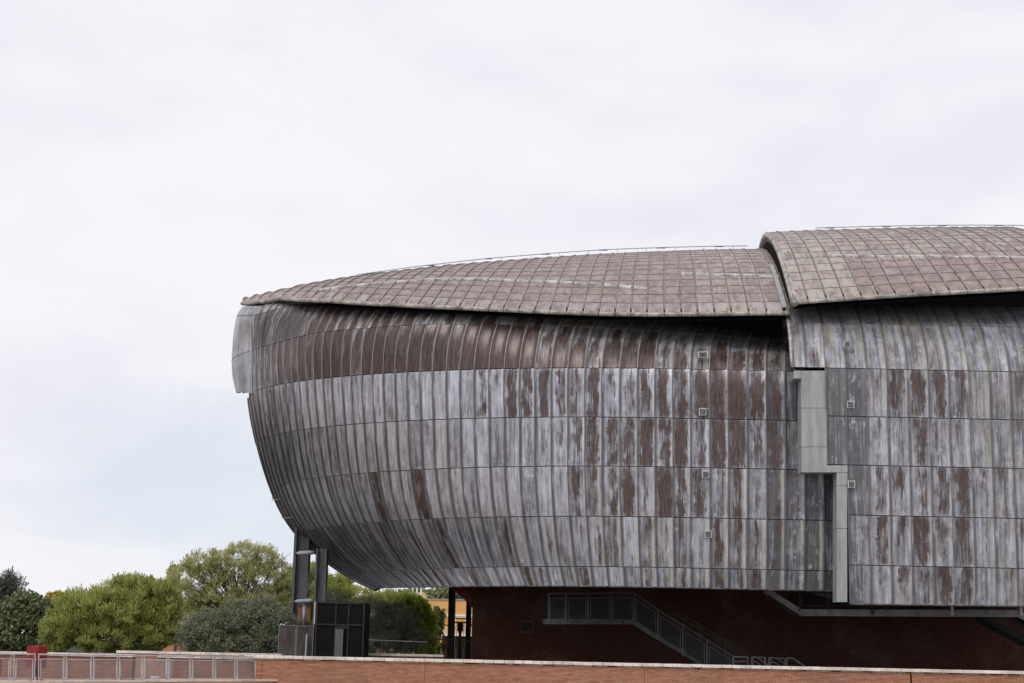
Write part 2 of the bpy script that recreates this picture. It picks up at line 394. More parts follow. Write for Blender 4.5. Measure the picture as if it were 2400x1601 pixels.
# ------------------------------------------------------------------ ground
g = MB(); g.grid(np.array([[(-900, -60, -1.3), (-900, 1500, -1.3)], [(900, -60, -1.3), (900, 1500, -1.3)]], float), flip=True)
o = g.build('ground', M_LOWG); o['kind'] = 'structure'

# ------------------------------------------------------------------ concert hall: surfaces
HALL = thing('concert_hall', 'beetle-shaped concert hall clad in streaked brown and grey lead sheets above a brick base', 'building', (8, 80, 0))
ROWK = 'ABCDEF'
refpy = {'A': 866, 'B': 980.6, 'C': 1095.5, 'D': 1213, 'E': 1331, 'F': 1377}
Y0s = dict(A=75, B=75, C=75.05, D=75.2, E=75.45, F=75.6)
ab = dict(A=(23.08, 13.), B=(22.74, 15.), C=(22.29, 19.), D=(20.9, 21.5), E=(17.7, 22.), F=(15.9, 18.))
zrow = {k: float(PY(1600, refpy[k], Y0s[k])[2]) for k in ROWK}
X0 = 8.0
ribA = [587, 595, 604, 615, 626, 641, 655, 670, 687, 702, 720, 738, 758, 778, 803, 824.5, 849, 874, 899, 926.6, 954.7, 985, 1014.7, 1046.6, 1078.5, 1111.6, 1146.4, 1182, 1218, 1254, 1292, 1331, 1371, 1410.5, 1452.6, 1493.5, 1534, 1576, 1617, 1662, 1705, 1749, 1794, 1838, 1882, 1926, 1971, 2016, 2062]
aA, bA = ab['A']
tt = np.linspace(0, math.pi/2, 3000)
PA = np.stack([X0-aA*np.sin(tt), Y0s['A']+bA*(1-np.cos(tt)), np.full_like(tt, zrow['A'])], 1)
pxA = proj(PA)[0]; im = pxA.argmin()
tA = []   # ellipse angle of each rib; negative = straight part (stores -(X-X0))
XsA = []
pxX0 = pxA[0]
for p in ribA:
    if p < pxX0:
        t_ = float(np.interp(-p, -pxA[:im+1], tt[:im+1])); tA.append(t_); XsA.append(X0-aA*math.sin(t_))
    else:
        X = float(PY(p, 870, Y0s['A'])[0]); tA.append(-1); XsA.append(X)
tsil = tt[im]
back = [math.radians(140), math.radians(120), math.radians(105), math.radians(96), math.radians(90), math.radians(85)]
back = [b for b in back if b > tA[0]+.05]
tA = back+tA; XsA = [X0-aA*math.sin(b) for b in back]+XsA
NB = len(back)
tA = np.array(tA); XsA = np.array(XsA); NRIB = len(tA)
Xmin = X0-aA
G = np.zeros((NRIB, 9, 3))
def inward(t_):
    if t_ < 0: return np.array([.12, 1.0, 0])/math.hypot(.12, 1)
    nx = math.sin(t_)/aA; ny = -math.cos(t_)/bA          # outward is (-nx, ny)
    v = np.array([nx, -ny, 0]); return v/np.linalg.norm(v)
for i in range(NRIB):
    for j, k in enumerate(ROWK):
        a, b = ab[k]; t_ = tA[i]; X = XsA[i]
        wgt = max(0, min(1, (14-X)/(14-Xmin)))**2.4
        if t_ >= math.pi/2*0.999: tv = t_; Xv = X0-a*math.sin(tv); Y = Y0s[k]+b*(1-math.cos(tv))
        else:
            Xv = X+(aA-a)*wgt
            s = (X0-Xv)/a
            if s <= 0: Y = Y0s[k]
            else: Y = Y0s[k]+b*(1-math.sqrt(max(0, 1-min(1, s)**2)))
        sn = max(0, min(1, (X0-Xv)/a))
        G[i, 3+j] = (Xv, Y, zrow[k]+(.20*sn**6 if k == 'F' else .06*sn**6 if k == 'E' else 0))
# upper rows surveyed from their seam lines
gx = [582, 667.6, 744, 810.5, 912.6, 1035, 1137, 1267.6, 1395, 1523, 1650, 1737, 1795, 1849, 2060]
gy = [825, 799.5, 780, 774, 765.8, 760.7, 761.7, 764, 769, 777, 785, 792, 797.7, 802, 820]
gmapA = [583, 687, 758, 824.5, 899, 1015, 1111, 1371, 1534, 1662, 1838, 2062]; gmapG = [581, 686, 762, 835, 914, 1032, 1130, 1391, 1550, 1672, 1845, 2066]
hx = [558, 616, 683, 754, 870, 1000, 1187, 1440, 1700, 1870, 2090]; hy = [760, 732.5, 719, 711, 707, 704, 703, 716, 750, 768, 785]
hmapG = [581, 602, 640, 703, 810, 943, 1140, 1400, 1671, 1845, 2066]; hmapH = [566, 616, 668, 746, 868, 1003, 1187, 1440, 1705, 1872, 2090]
ZG = 17.7; ZH = 19.6
for i in range(NRIB):
    if i < NB:
        continue
    pA = ribA[i-NB]
    pg = np.interp(pA, gmapA, gmapG); G[i, 2] = PZ(pg, float(spline(gx, gy, [pg])[0]), ZG)
    ph = np.interp(pg, hmapG, hmapH); G[i, 1] = PZ(ph, float(np.interp(ph, hx, hy)), ZH)
# smooth the surveyed rows
ii = np.arange(NB, NRIB)
for j in (1, 2):
    for c in range(2):
        off = G[ii, j, c]-G[ii, 3, c]
        for _ in range(6):
            o2 = np.concatenate([off[:1], (off[:-2]+2*off[1:-1]+off[2:])/4, off[-1:]]); off = o2
        G[ii, j, c] = G[ii, 3, c]+off
for i in range(NB):
    for j in (1, 2):
        G[i, j] = G[i, 3]+(G[NB, j]-G[NB, 3])*np.array([.4, .4, 1])
for i in range(NRIB):
    fr = np.clip((i-NB)/20.0, 0, 1)
    G[i, 0] = G[i, 1]+inward(tA[i])*(.45+4.55*fr)+np.array([0, 0, .8+.3*fr])
for i in range(NRIB):
    if tA[i] > math.pi/2:
        fr = min(1, (tA[i]-math.pi/2)/math.radians(30))
        for j in range(4, 9): G[i, j, 2] = zrow['A']+(G[i, j, 2]-zrow['A'])*(1-.6*fr)
# dense surface: interpolate along the profile with one shared parameter
chord = np.linalg.norm(np.diff(G[NB+4:], axis=1), axis=2).mean(0); vk = np.concatenate([[0], np.cumsum(chord)])
def cat_p(Gd, pos):    # Catmull-Rom across ribs
    n = len(Gd); pos = np.asarray(pos, float); i = np.clip(np.floor(pos).astype(int), 0, n-2); f = (pos-i)[:, None, None]
    P0 = Gd[np.clip(i-1, 0, n-1)]; P1 = Gd[i]; P2 = Gd[i+1]; P3 = Gd[np.clip(i+2, 0, n-1)]
    return .5*(2*P1+(P2-P0)*f+(2*P0-5*P1+4*P2-P3)*f*f+(3*P1-P0-3*P2+P3)*f**3)
def dense_profile(Gd, vk, rows, sub):
    vs = np.concatenate([np.linspace(vk[r_], vk[r_+1], sub, endpoint=False) for r_ in rows]+[[vk[rows[-1]+1]]])
    return np.moveaxis(spline(vk, np.moveaxis(Gd, 1, 0), vs), 0, 1)
def normals(S):
    du = np.gradient(S, axis=0); dvv = np.gradient(S, axis=1)
    n = np.cross(dvv, du); n /= np.linalg.norm(n, axis=2)[..., None]+1e-9
    return n
PANELS = {'wall_panel': [], 'roof_panel': []}
RIBN = []
def add_panel(kind, parent, Q, Nn, pc, seed, uw, vh, gap_u=.022, bulge=.014, lap=.010, mat=None, stripe=.5, uv=None, lift=0):
    # Q (a,b,3) patch: a across, b down
    a, b = Q.shape[:2]
    uu = (np.linspace(0, 1, a) if uv is None else uv)[:, None]*np.ones((1, b)); vv = np.ones((a, 1))*np.linspace(0, 1, b)[None]
    jt = min(.2, .016/max(vh, .1)); jb = min(.2, .024/max(vh, .1)); lam_ = np.linspace(jt, 1-jb, b)*(b-1); i0_ = np.minimum(lam_.astype(int), b-2); f_ = (lam_-i0_)[None, :, None]
    Q = Q[:, i0_]*(1-f_)+Q[:, i0_+1]*f_
    off = .012+bulge*np.abs(np.sin(uu*math.pi))**.7+lap*vv+lift*np.clip((uu-.70)/.30, 0, 1)**1.6+lift*.45*np.clip((.10-uu)/.10, 0, 1)
    P = Q+Nn*off[..., None]
    # turned edges give the sheet its thickness (kept apart from the face so that they stay crisp)
    def at(U, V_): 
        return dict(pc=pc(U, V_).reshape(-1, 3), pq=np.stack([U, V_, np.full_like(U, seed)], -1).reshape(-1, 3), pm=np.stack([U*uw, V_*vh, np.full_like(U, stripe)], -1).reshape(-1, 3))
    m = MB(); m.grid(P, **at(uu, vv))
    for sl_ in ((slice(0, 1), 0), (slice(-1, None), 1)):
        E_ = P[:, sl_[0]]; I_ = E_-Nn[:, sl_[0]]*(.03+lap*sl_[1])
        m.grid(np.concatenate([I_, E_] if sl_[1] == 0 else [E_, I_], 1), **at(np.concatenate([uu[:, sl_[0]]]*2, 1), np.concatenate([vv[:, sl_[0]]]*2, 1)))
    for sl_ in ((slice(0, 1), 0), (slice(-1, None), 1)):
        E_ = P[sl_[0]]; I_ = E_-Nn[sl_[0]]*.04
        m.grid(np.concatenate([I_, E_] if sl_[1] == 0 else [E_, I_], 0), **at(np.concatenate([uu[sl_[0]]]*2, 0), np.concatenate([vv[sl_[0]]]*2, 0)))
    px, py = proj(P.reshape(-1, 3)); 
    c = P[a//2, b//2]; n_ = Nn[a//2, b//2]
    facing = float(n_@(CAM-c))
    xx = px.reshape(a, b); yy = py.reshape(a, b)
    q = [(xx[0, 0], yy[0, 0]), (xx[-1, 0], yy[-1, 0]), (xx[-1, -1], yy[-1, -1]), (xx[0, -1], yy[0, -1])]
    area = abs(sum(q[k][0]*q[(k+1) % 4][1]-q[(k+1) % 4][0]*q[k][1] for k in range(4)))/2
    if facing <= 0: area *= .01
    if xx.mean() > 2410: area *= .01
    PANELS[kind].append((area, m, parent, mat))
def rib_strip(path, side, nrm, w, h, shade=None):
    # raised seam: rectangular section swept along path
    path = np.asarray(path); t_ = np.gradient(path, axis=0); t_ /= np.linalg.norm(t_, axis=1)[:, None]+1e-9
    s_ = np.cross(t_, nrm); s_ /= np.linalg.norm(s_, axis=1)[:, None]+1e-9
    P = np.stack([path-s_*w/2-nrm*.03, path-s_*w*.42+nrm*h, path+s_*w*.42+nrm*h, path+s_*w/2-nrm*.03], 1)
    m = MB()
    m.add(P[0], [(0, 1, 2, 3)], **({} if shade is None else dict(sh=np.tile([shade[0], 0, 0], (4, 1)))))
    for k in range(3): m.grid(P[:, k:k+2], **({} if shade is None else dict(sh=np.repeat(np.stack([shade, shade*0, shade*0], 1), 2, 0))))
    return m

# ------------------------------------------------------------------ left shell wall
ROWS = list(range(8)); SUB = 6
D = dense_profile(G, vk, ROWS, SUB)                # ribs x (8*6+1) x 3
US = 3
pos = np.linspace(0, NRIB-1, (NRIB-1)*US+1)
S = cat_p(D, pos); NS = normals(S)
if (NS[len(NS)//2, 30]@np.array([0, -1, 0])) < 0: NS = -NS
sk = MB(); sk.grid(S-NS*.03)
SHELL = sk.build('wall_shell', M_SKIN, HALL, True)
def rowval(px, xs, ys): return float(np.interp(px, xs, ys))
def left_pc(px, row):
    rnd = R.random(); r2 = R.random(); r3 = R.random()
    ox, tone, warm, grad = .2, .5, .2, 0
    if row == 0: ox, tone, warm = rowval(px, [560, 800, 1000], [.35, .45, .2]), .5, .5
    elif row == 1: ox, tone, warm, grad = rowval(px, [560, 700, 950, 1200, 1900], [.66, .86, .74, .36, .06]), rowval(px, [600, 1300, 1800], [.55, .5, .42]), rowval(px, [600, 900, 1200, 1800], [.3, .6, .85, .9]), .25
    elif row == 2: ox, tone, warm, grad = rowval(px, [580, 640, 720, 1150, 1450, 1620, 1850], [.55, .80, 1.02, 1.08, .78, .50, .34]), rowval(px, [600, 1000, 1800], [.55, .6, .5]), rowval(px, [600, 1300, 1800], [.2, .45, .75]), rowval(px, [600, 1000, 1300, 1800], [-.1, .12, .5, .6])
    elif row == 3: ox, tone, warm = rowval(px, [583, 640, 700, 1100, 1160, 1300, 1700, 1800, 1860], [.50, .30, .10, .10, .52, .62, .68, .78, .15]), rowval(px, [583, 700, 1200, 1600, 1860], [.45, .84, .80, .60, .3]), .12
    elif row == 4: ox, tone, warm = rowval(px, [600, 1100, 1150, 1260, 1340, 1800, 1860], [.2, .06, .38, .34, .58, .64, .3]), rowval(px, [600, 750, 1200, 1600, 1860], [.45, .70, .74, .64, .4]), .12
    elif row == 5: ox, tone, warm = rowval(px, [640, 800, 1250, 1350, 1620, 1680, 1860], [.3, .14, .16, .60, .62, .38, .38]), rowval(px, [640, 800, 1200, 1600, 1860], [.50, .68, .66, .52, .3]), .16
    elif row == 6: ox, tone, warm = rowval(px, [700, 900, 1200, 1860], [.46, .42, .36, .40]), rowval(px, [700, 1000, 1400, 1860], [.52, .58, .58, .38]), .22
    else: ox, tone, warm = rowval(px, [800, 1100, 1300, 1860], [.48, .38, .34, .42]), rowval(px, [800, 1100, 1400, 1860], [.50, .58, .58, .42]), .22
    ox += (rnd-.54)*.46; tone += (r2-.5)*.34; warm = max(0, warm+(r3-.5)*.4)
    if px > 1790 and row > 2: tone -= .25; ox -= .12
    if row == 5 and (865 < px < 885 or 965 < px < 1000): ox = .84
    return lambda u, v: np.stack([ox+grad*(v-.5)+0*u, tone+0*u, warm+0*u], -1)
UVA = np.array([0, .10, .35, .66, .80, .91, 1.0])
for i in range(NRIB-1):
    for r_ in ROWS:
        Q = S[i*US:i*US+US+1, r_*SUB:r_*SUB+SUB+1]; Nn = NS[i*US:i*US+US+1, r_*SUB:r_*SUB+SUB+1]
        w_ = np.linalg.norm(Q[-1, 3]-Q[0, 3]); h_ = np.linalg.norm(Q[1, -1]-Q[1, 0])
        if w_ < .02 or (i < NB-1 and r_ > 3) or (i <= NB and r_ in (0, 1, 2)): continue
        g_ = min(.25, .028/w_)
        e = (g_+(1-2*g_)*UVA)*US; i0 = np.minimum(e.astype(int), US-1); fr = (e-i0)[:, None, None]
        Q2 = Q[i0]*(1-fr)+Q[i0+1]*fr; Nn = Nn[i0]*(1-fr)+Nn[i0+1]*fr
        px = float(proj(Q[1, 3])[0])
        add_panel('wall_panel', SHELL, Q2, Nn, left_pc(px, r_), R.random(), w_, h_, mat=M_WALL, stripe=(.25, .3, .35, .2, .3, .75, 1, 1)[r_]*(.4+.8*R.random()), uv=UVA, lift=min(.085, .13*w_))
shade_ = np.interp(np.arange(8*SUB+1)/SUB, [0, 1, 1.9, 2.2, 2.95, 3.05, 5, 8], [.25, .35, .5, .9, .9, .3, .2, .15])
for i in range(NRIB):
    for k0, k1 in (((3*SUB, 8*SUB+1),) if i <= NB else ((0, 8*SUB+1),)):
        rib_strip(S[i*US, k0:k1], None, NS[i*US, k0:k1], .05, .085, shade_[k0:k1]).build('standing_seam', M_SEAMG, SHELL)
# bottom lip and dark soffit under the left shell
edge = S[:, -1]; lipm = MB(); lipm.tube(edge[(NB+7)*US:]+np.array([0, .03, 0]), .06, 6); lipm.build('bottom_lip', M_SEAM, SHELL, True)
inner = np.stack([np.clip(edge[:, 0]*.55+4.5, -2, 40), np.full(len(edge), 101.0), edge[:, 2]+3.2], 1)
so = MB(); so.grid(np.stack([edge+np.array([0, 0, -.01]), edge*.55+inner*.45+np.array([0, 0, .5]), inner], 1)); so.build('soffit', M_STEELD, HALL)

# grey flashing wrapped round the nose
IR_ = (NB+1)*US+1; kk = np.array([3, 6, 9, 12, 15, 18]); ins = S[IR_, kk]+NS[IR_, kk]*.035; ins[-1, 2] -= .12
outs = PY([576, 562, 552, 548, 551, 560], [724, 746, 798, 855, 893, 922], [87.0, 87.8, 88.7, 89.6, 89.8, 90.0])
mid = (ins+outs)/2+np.array([-.45, -.55, 0])
inS = np.stack([ins+np.array([.02, -.02, 0]), (ins*.6+outs*.4)+np.array([-.25, -.35, 0]), mid*.5+outs*.5+np.array([-.1, -.1, 0]), outs], 0)
inS = spline(np.arange(4), inS, np.linspace(0, 3, 10)); inS = np.moveaxis(spline(np.arange(6), np.moveaxis(inS, 1, 0), np.linspace(0, 5, 21)), 0, 1); outs = inS[-1]
A_, B_ = inS.shape[:2]; fu = np.linspace(.3, .7, A_)[:, None]+np.zeros((1, B_)); fv = np.linspace(0, 1, B_)[None]+np.zeros((A_, 1))
fl = MB(); fl.grid(inS); FB0 = MB(); FB0.grid(inS, pc=np.stack([fu*0+.02, np.where(fv < .21, .40, np.where(fv < .61, .58, .40)), fu*0+.5], -1).reshape(-1, 3), pq=np.stack([fu, fv, fu*0+.37], -1).reshape(-1, 3), pm=np.stack([fu*4.5, fv*5, fu*0], -1).reshape(-1, 3)); fl = MB(); fl.grid(np.stack([inS[:, -1], inS[:, -1]+np.array([.15, .3, .12])], 1));
NF = FB0.build('nose_flashing', M_WALL, HALL, True); fl.build('flashing_return', M_ZINC, NF)
NF['label'] = ('smooth grey flashing sheet wrapped round the left end')
for a_, b_ in ((1.0, 2), (3.0, 2)):
    m = MB(); P = inS[:, int(round(a_*4))]; m.tube(P+np.array([-.005, -.01, 0]), .014, 4); m.build('flashing_joint', M_SEAM, HALL)

# ------------------------------------------------------------------ right shell wall
XR = []
for p in [1835, 1858, 1888, 1935, 1982, 2030, 2078, 2126, 2175, 2222, 2270, 2318, 2366, 2414, 2462, 2510, 2558, 2606, 2654]:
    XR.append(float(PY(p, 920, 73.3)[0]))
ry = [(762, 75.3), (867, 73.3), (979, 73.3), (1093, 73.3), (1210, 73.35), (1327, 73.45), (1416, 73.55)]
rowsR = [float(PY(2126, y, Y)[2]) for y, Y in ry]
GR = np.zeros((len(XR), 9, 3))
for i, X in enumerate(XR):
    for j, ((y, Y), z) in enumerate(zip(ry, rowsR)):
        GR[i, j+2] = (X+.11*(Y-73.3), Y, z)
    GR[i, 8, 2] += .0085*(X-17.5) - .03
    GR[i, 1] = (X+.11*6.0, 79.3, rowsR[0]+2.15)
    GR[i, 0] = (X+.11*11, 84.3, rowsR[0]+3.3)
chord = np.linalg.norm(np.diff(GR, axis=1), axis=2).mean(0); vkR = np.concatenate([[0], np.cumsum(chord)])
DR = dense_profile(GR, vkR, ROWS, SUB)
posR = np.linspace(0, len(XR)-1, (len(XR)-1)*US+1)
SR = cat_p(DR, posR); NSR = normals(SR)
if (NSR[10, 30]@np.array([0, -1, 0])) < 0: NSR = -NSR
def right_first(r_):      # first panel column in each row (the shell edge is stepped)
    return 1 if r_ <= 2 else (3 if r_ <= 4 else 4)
sk = MB()
for r_ in ROWS:
    i0 = right_first(r_)
    sk.grid((SR-NSR*.03)[i0*US:, r_*SUB:(r_+1)*SUB+1])
    e = (SR-NSR*.03)[i0*US, r_*SUB:(r_+1)*SUB+1]
    sk.grid(np.stack([e, e+np.array([.15, 1.0, 0])], 0), flip=True)
SHELLR = sk.build('wall_shell', M_SKIN, HALL, True, label='right-hand shell wall overlapping the left one with a stepped edge')
def right_pc(c, row):
    rnd, r2, r3 = R.random(), R.random(), R.random()
    if row <= 1: ox, tone, warm, grad = .04, .36, .8, 0
    elif row == 2: ox, tone, warm, grad = {5: .2, 6: .30, 7: .42, 8: .34}.get(c, .08), .38, .65, .35
    else:
        ox = {1: .05, 2: .05, 3: .04, 4: .10, 5: .48, 6: .52, 7: .56, 8: .60, 9: .52, 10: .30, 11: .38}.get(c, .36)
        if row == 4 and c < 11: ox -= .12
        if row == 6: ox += .05
        tone = {3: .02, 4: .06, 5: .48, 6: .50, 7: .46, 8: .52, 9: .48}.get(c, .42)
        if row >= 5: tone += .06
        warm = .3 if c < 10 else .5; grad = -.2
    if row > 2 and c == 4 and row > 5: tone = .36
    ox += (rnd-.6)*.36; tone += (r2-.5)*.22; warm = max(0, warm+(r3-.5)*.3)
    return lambda u, v: np.stack([ox+grad*(v-.5)+0*u, tone+0*u, warm+0*u], -1)
for i in range(len(XR)-1):
    for r_ in ROWS:
        if i < right_first(r_): continue
        Q = SR[i*US:i*US+US+1, r_*SUB:r_*SUB+SUB+1]; Nn = NSR[i*US:i*US+US+1, r_*SUB:r_*SUB+SUB+1]
        w_ = np.linalg.norm(Q[-1, 3]-Q[0, 3]); h_ = np.linalg.norm(Q[1, -1]-Q[1, 0]); g_ = .028/w_
        lam = (g_+(1-2*g_)*UVA)[:, None, None]
        Q2 = Q[:1]*(1-lam)+Q[-1:]*lam; Nn = Nn[:1]*(1-lam)+Nn[-1:]*lam
        add_panel('wall_panel', SHELLR, Q2, Nn, right_pc(i, r_), R.random(), w_, h_, mat=M_WALL, stripe=(.1, .1, .15, .2, .2, .3, .4, .5)[r_]*(.2+1.1*R.random()), uv=UVA, lift=.035)
for i in range(1, len(XR)):
    r0_ = 0; r1_ = 8
    if i < 3: r1_ = 3
    elif i == 3: r1_ = 5
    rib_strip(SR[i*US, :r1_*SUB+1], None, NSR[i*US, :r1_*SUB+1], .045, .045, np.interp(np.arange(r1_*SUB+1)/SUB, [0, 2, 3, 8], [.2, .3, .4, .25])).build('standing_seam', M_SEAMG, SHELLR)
m = MB(); m.tube(SR[4*US:, -1]+np.array([0, .03, 0]), .06, 6); m.build('bottom_lip', M_SEAM, SHELLR, True)
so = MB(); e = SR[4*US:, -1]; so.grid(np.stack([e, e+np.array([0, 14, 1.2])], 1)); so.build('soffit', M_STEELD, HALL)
# rolled front edge of the right shell, stepped flashing plates below it
m = MB(); m.tube(SR[US, :3*SUB+1]+np.array([0, .05, 0]), .09, 8); m.build('edge_roll', M_LIP, SHELLR, True)
def plate(name, x0, x1, y0, y1, Y, mat, th=.9, label=None):
    q = PY([x0, x1, x1, x0], [y0, y0, y1, y1], Y)
    m = MB(); m.prism(q, (0, th, 0)); o = m.build(name, mat, HALL)
    if label: o['label'] = label
    return o
plate('edge_flashing', 1861, 1877.5, 868.5, 887, 73.22, M_ZINC, .9, 'short grey flashing strip at the top of the step')
for y0, y1 in ((869, 956), (957, 1047), (1048, 1107)): plate('edge_flashing', 1878, 1938, y0, y1, 73.25, M_ZINC)
plate('edge_flashing', 1938.5, 1986, 1090.5, 1107, 73.24, M_ZINC)
for y0, y1 in ((1107.5, 1138), (1139, 1238), (1239, 1411)): plate('edge_flashing', 1961, 1985.5, y0, y1, 73.26, M_ZINC)

# ------------------------------------------------------------------ roofs
def roof(ribpx, eave, ridge, Yeave, run, dirx, ext, rowlen=1.55, first=0):
    ex, ey = zip(*eave); tx, ty = zip(*ridge)
    out = []
    for p in ribpx:
        y = float(np.interp(p, ex, ey)); YE = float(Yeave(p)); E = PY(p, y, YE); r_ = float(run(p))
        T = E+np.array([dirx*r_, r_, 0])
        for _ in range(30):
            px, py = proj(T); yt = float(np.interp(px, tx, ty)); T[2] = PY(px, yt, T[1])[2]
        mT = (T[2]-CAM[2])/T[1]; ch = (T[2]-E[2])/r_; m0 = max(2*ch-mT, mT+.02)
        out.append((E, r_, m0, mT, (T[2]-E[2]-.5*(m0+mT)*r_)))
    return out
def roof_pt(par, dirx, s):
    E, r_, m0, mT, fix = par; s = np.asarray(s, float)
    k = (mT-m0)/r_
    z = np.where(s <= r_, m0*s+.5*k*s*s+fix*s/r_, .5*(m0+mT)*r_+fix+mT*(s-r_)+.5*min((3 if r_ > 12 else 1.2)*k, -.02)*(s-r_)**2)
    return np.stack([E[0]+dirx*s, E[1]+s, E[2]+z], -1)
eaveL = [(560, 709), (565, 708), (581, 710), (617, 704), (657, 697), (703, 700), (770, 702), (846, 707.6), (923, 711), (999, 715), (1137, 721), (1267, 727), (1395, 732), (1523, 734), (1574, 733.5), (1650, 733), (1737, 731.5), (1837, 730.7), (1960, 729.5)]
ridgeL = [(560, 706), (571, 700), (600, 693), (642, 684.5), (719, 668), (795, 655), (872, 644), (974, 632), (1050, 623), (1137, 616), (1267.6, 605.5), (1395, 597), (1523, 591), (1650, 586.5), (1737, 585), (1789, 585), (1960, 586)]
ribL = [567, 584, 604, 627, 659, 683, 706, 729, 753, 777, 803, 831, 858, 888, 916, 950, 980, 1011, 1044, 1077, 1110, 1146, 1180, 1216.5, 1253.7, 1289, 1327.5, 1366, 1403, 1441, 1478, 1516.4, 1557, 1597, 1635, 1674.6, 1714, 1755, 1796.7, 1838.4, 1851]
pxAx = np.concatenate([[540, 560], ribA]); YA = np.concatenate([[88.5, 87.2], G[NB:, 3, 1]])
def YeL(p): return np.interp(p, [560, 580, 604, 650, 706, 770, 858, 1000, 1150, 1400, 1960], [87.0, 86.3, 85.2, 82.6, 80.6, 79.2, 77.9, 76.7, 75.9, 75.4, 75.3])
def runL(p): return np.interp(p, [560, 584, 604, 706, 858, 1000, 1146, 1300, 2000], [.5, 1.5, 2.6, 7.5, 13.5, 17.5, 20, 21, 21])
eaveR = [(1858, 706), (1866, 705), (1938, 700), (2057, 692), (2176, 685), (2295, 679), (2400, 673), (2700, 657)]
ridgeR = [(1770, 549), (1789, 547.6), (1813, 544.7), (1908, 541), (2057, 537), (2206, 534), (2400, 534), (2700, 537)]
ribR = [1861, 1893.5, 1936.7, 1978, 2018.5, 2058.7, 2099, 2140.6, 2183.8, 2225.4, 2267, 2307, 2346, 2387.7, 2428, 2468, 2508, 2548, 2590]
def roof_pc(px, k, right):
    rnd, r2 = R.random(), R.random()
    if right:
        low = k < 4 and px > 2000
        ox = .80 if low else .38
        if px < 1990: ox = .25
        warm = .75 if not low else .45
        if rnd < .2: ox -= .15
    else:
        ox = .72 if k > 0 else .40
        if px > 1620: ox -= .25
        if px < 700: ox -= .1
        warm = .15 if px < 1600 else .4
    ox += (rnd-.5)*.16; warm = min(1, max(0, warm+(r2-.5)*.3)); dk = max(0, (R.random()-.8)*.3)
    return lambda u, v: np.stack([ox+0*u, dk+0*u, warm+0*u], -1)
def build_roof(ribpx, pars, dirx, ext, right, rowlen):
    n = len(pars); SMAX = max(p[1] for p in pars)
    smax = lambda r_: min(r_*ext, r_+26)
    # skin: solid with underside
    ns = 28
    top = np.stack([roof_pt(p, dirx, np.linspace(0, smax(p[1]), ns)) for p in pars])
    th_ = np.array([min(.55, .12+.06*p[1]) for p in pars])[:, None]; und = top.copy(); und[:, :, 2] -= th_; und[:, 0, 1] += .25; und[:, 0, 2] += th_[:, 0]*.36
    sk = MB(); sk.grid(top-np.array([0, 0, .04]), flip=True); sk.grid(und); 
    sk.grid(np.stack([top[0]-np.array([0, 0, .04]), und[0]], 0)); sk.grid(np.stack([top[-1]-np.array([0, 0, .04]), und[-1]], 0), flip=True)
    sk.grid(np.stack([top[:, -1], und[:, -1]], 0))
    RF = sk.build('roof_shell', M_STEELD, HALL, False)
    if right: RF['label'] = 'higher right-hand roof shell with an open arched end'
    else: RF['label'] = 'lower left-hand roof shell tapering to a point'
    # added near-black sheet under the roof hides the interior, deepens the gap's shade
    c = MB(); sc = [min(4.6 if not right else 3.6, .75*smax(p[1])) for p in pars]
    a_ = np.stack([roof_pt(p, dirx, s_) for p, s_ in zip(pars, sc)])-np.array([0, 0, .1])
    c.grid(np.stack([a_, a_-np.array([0, 0, 5.5])], 1)); c.build('gap_shade_sheet', M_SKIN, HALL)
    nrows = int(SMAX*1.75/rowlen)
    for i in range(n-1):
        pa, pb = pars[i], pars[i+1]
        rm = (pa[1]+pb[1])/2
        for k in range(nrows):
            s0, s1 = k*rowlen, (k+1)*rowlen
            if s0 > smax(rm)*.98: break
            ss = np.linspace(s1, s0, 4)
            A_ = roof_pt(pa, dirx, np.minimum(ss, smax(pa[1]))); B_ = roof_pt(pb, dirx, np.minimum(ss, smax(pb[1])))
            w_ = np.linalg.norm(B_[-1]-A_[-1]); g_ = .05/max(w_, .2)
            lam = np.linspace(g_, 1-g_, 3)[:, None, None]
            Q = A_[None]*(1-lam)+B_[None]*lam
            Q[:, 0] = Q[:, 0]*.985+Q[:, 1]*.015
            du = B_-A_; dv_ = np.gradient(A_, axis=0); nn = np.cross(du, dv_); nn /= np.linalg.norm(nn, axis=1)[:, None]+1e-9
            if nn[0, 2] < 0: nn = -nn
            Nn = np.broadcast_to(nn[None], Q.shape)
            px = float(proj(Q[1, 1])[0])
            add_panel('roof_panel', RF, Q, Nn, roof_pc(ribpx[i], k, right), R.random(), w_, rowlen*1.1, bulge=.016, lap=.018, mat=M_ROOF)
    for i, p in enumerate(pars):
        s_ = np.linspace(min(.38, .3*p[1]), smax(p[1])*.98, 26); path = roof_pt(p, dirx, s_)
        t_ = np.gradient(path, axis=0); side = np.array([1, -dirx, 0.0]); nn = np.cross(side, t_); nn /= np.linalg.norm(nn, axis=1)[:, None]
        rib_strip(path, None, nn, .075, .085).build('standing_seam', M_RSEAM, RF)
    # rolled eave in short lengths
    e = np.stack([p[0] for p in pars])
    for i in range(n-1):
        a_, b_ = e[i], e[i+1]; d_ = (b_-a_)
        m = MB(); rr_ = .115
        m.tube(np.stack([a_+d_*.02, a_+d_*.5, b_-d_*.02])+np.array([0, .03, -.07]), rr_, 8); m.build('eave_roll', M_LIP, RF, True)
    return RF
parL = roof(ribL, eaveL, ridgeL, YeL, runL, .1, 1.8)
parR = roof(ribR, eaveR, ridgeR, lambda p: 74.4, lambda p: 22, .11, 1.8)
RFL = build_roof(ribL, parL, .1, 2.0, False, 1.5)
RFR = build_roof(ribR, parR, .11, 2.1, True, 1.5)
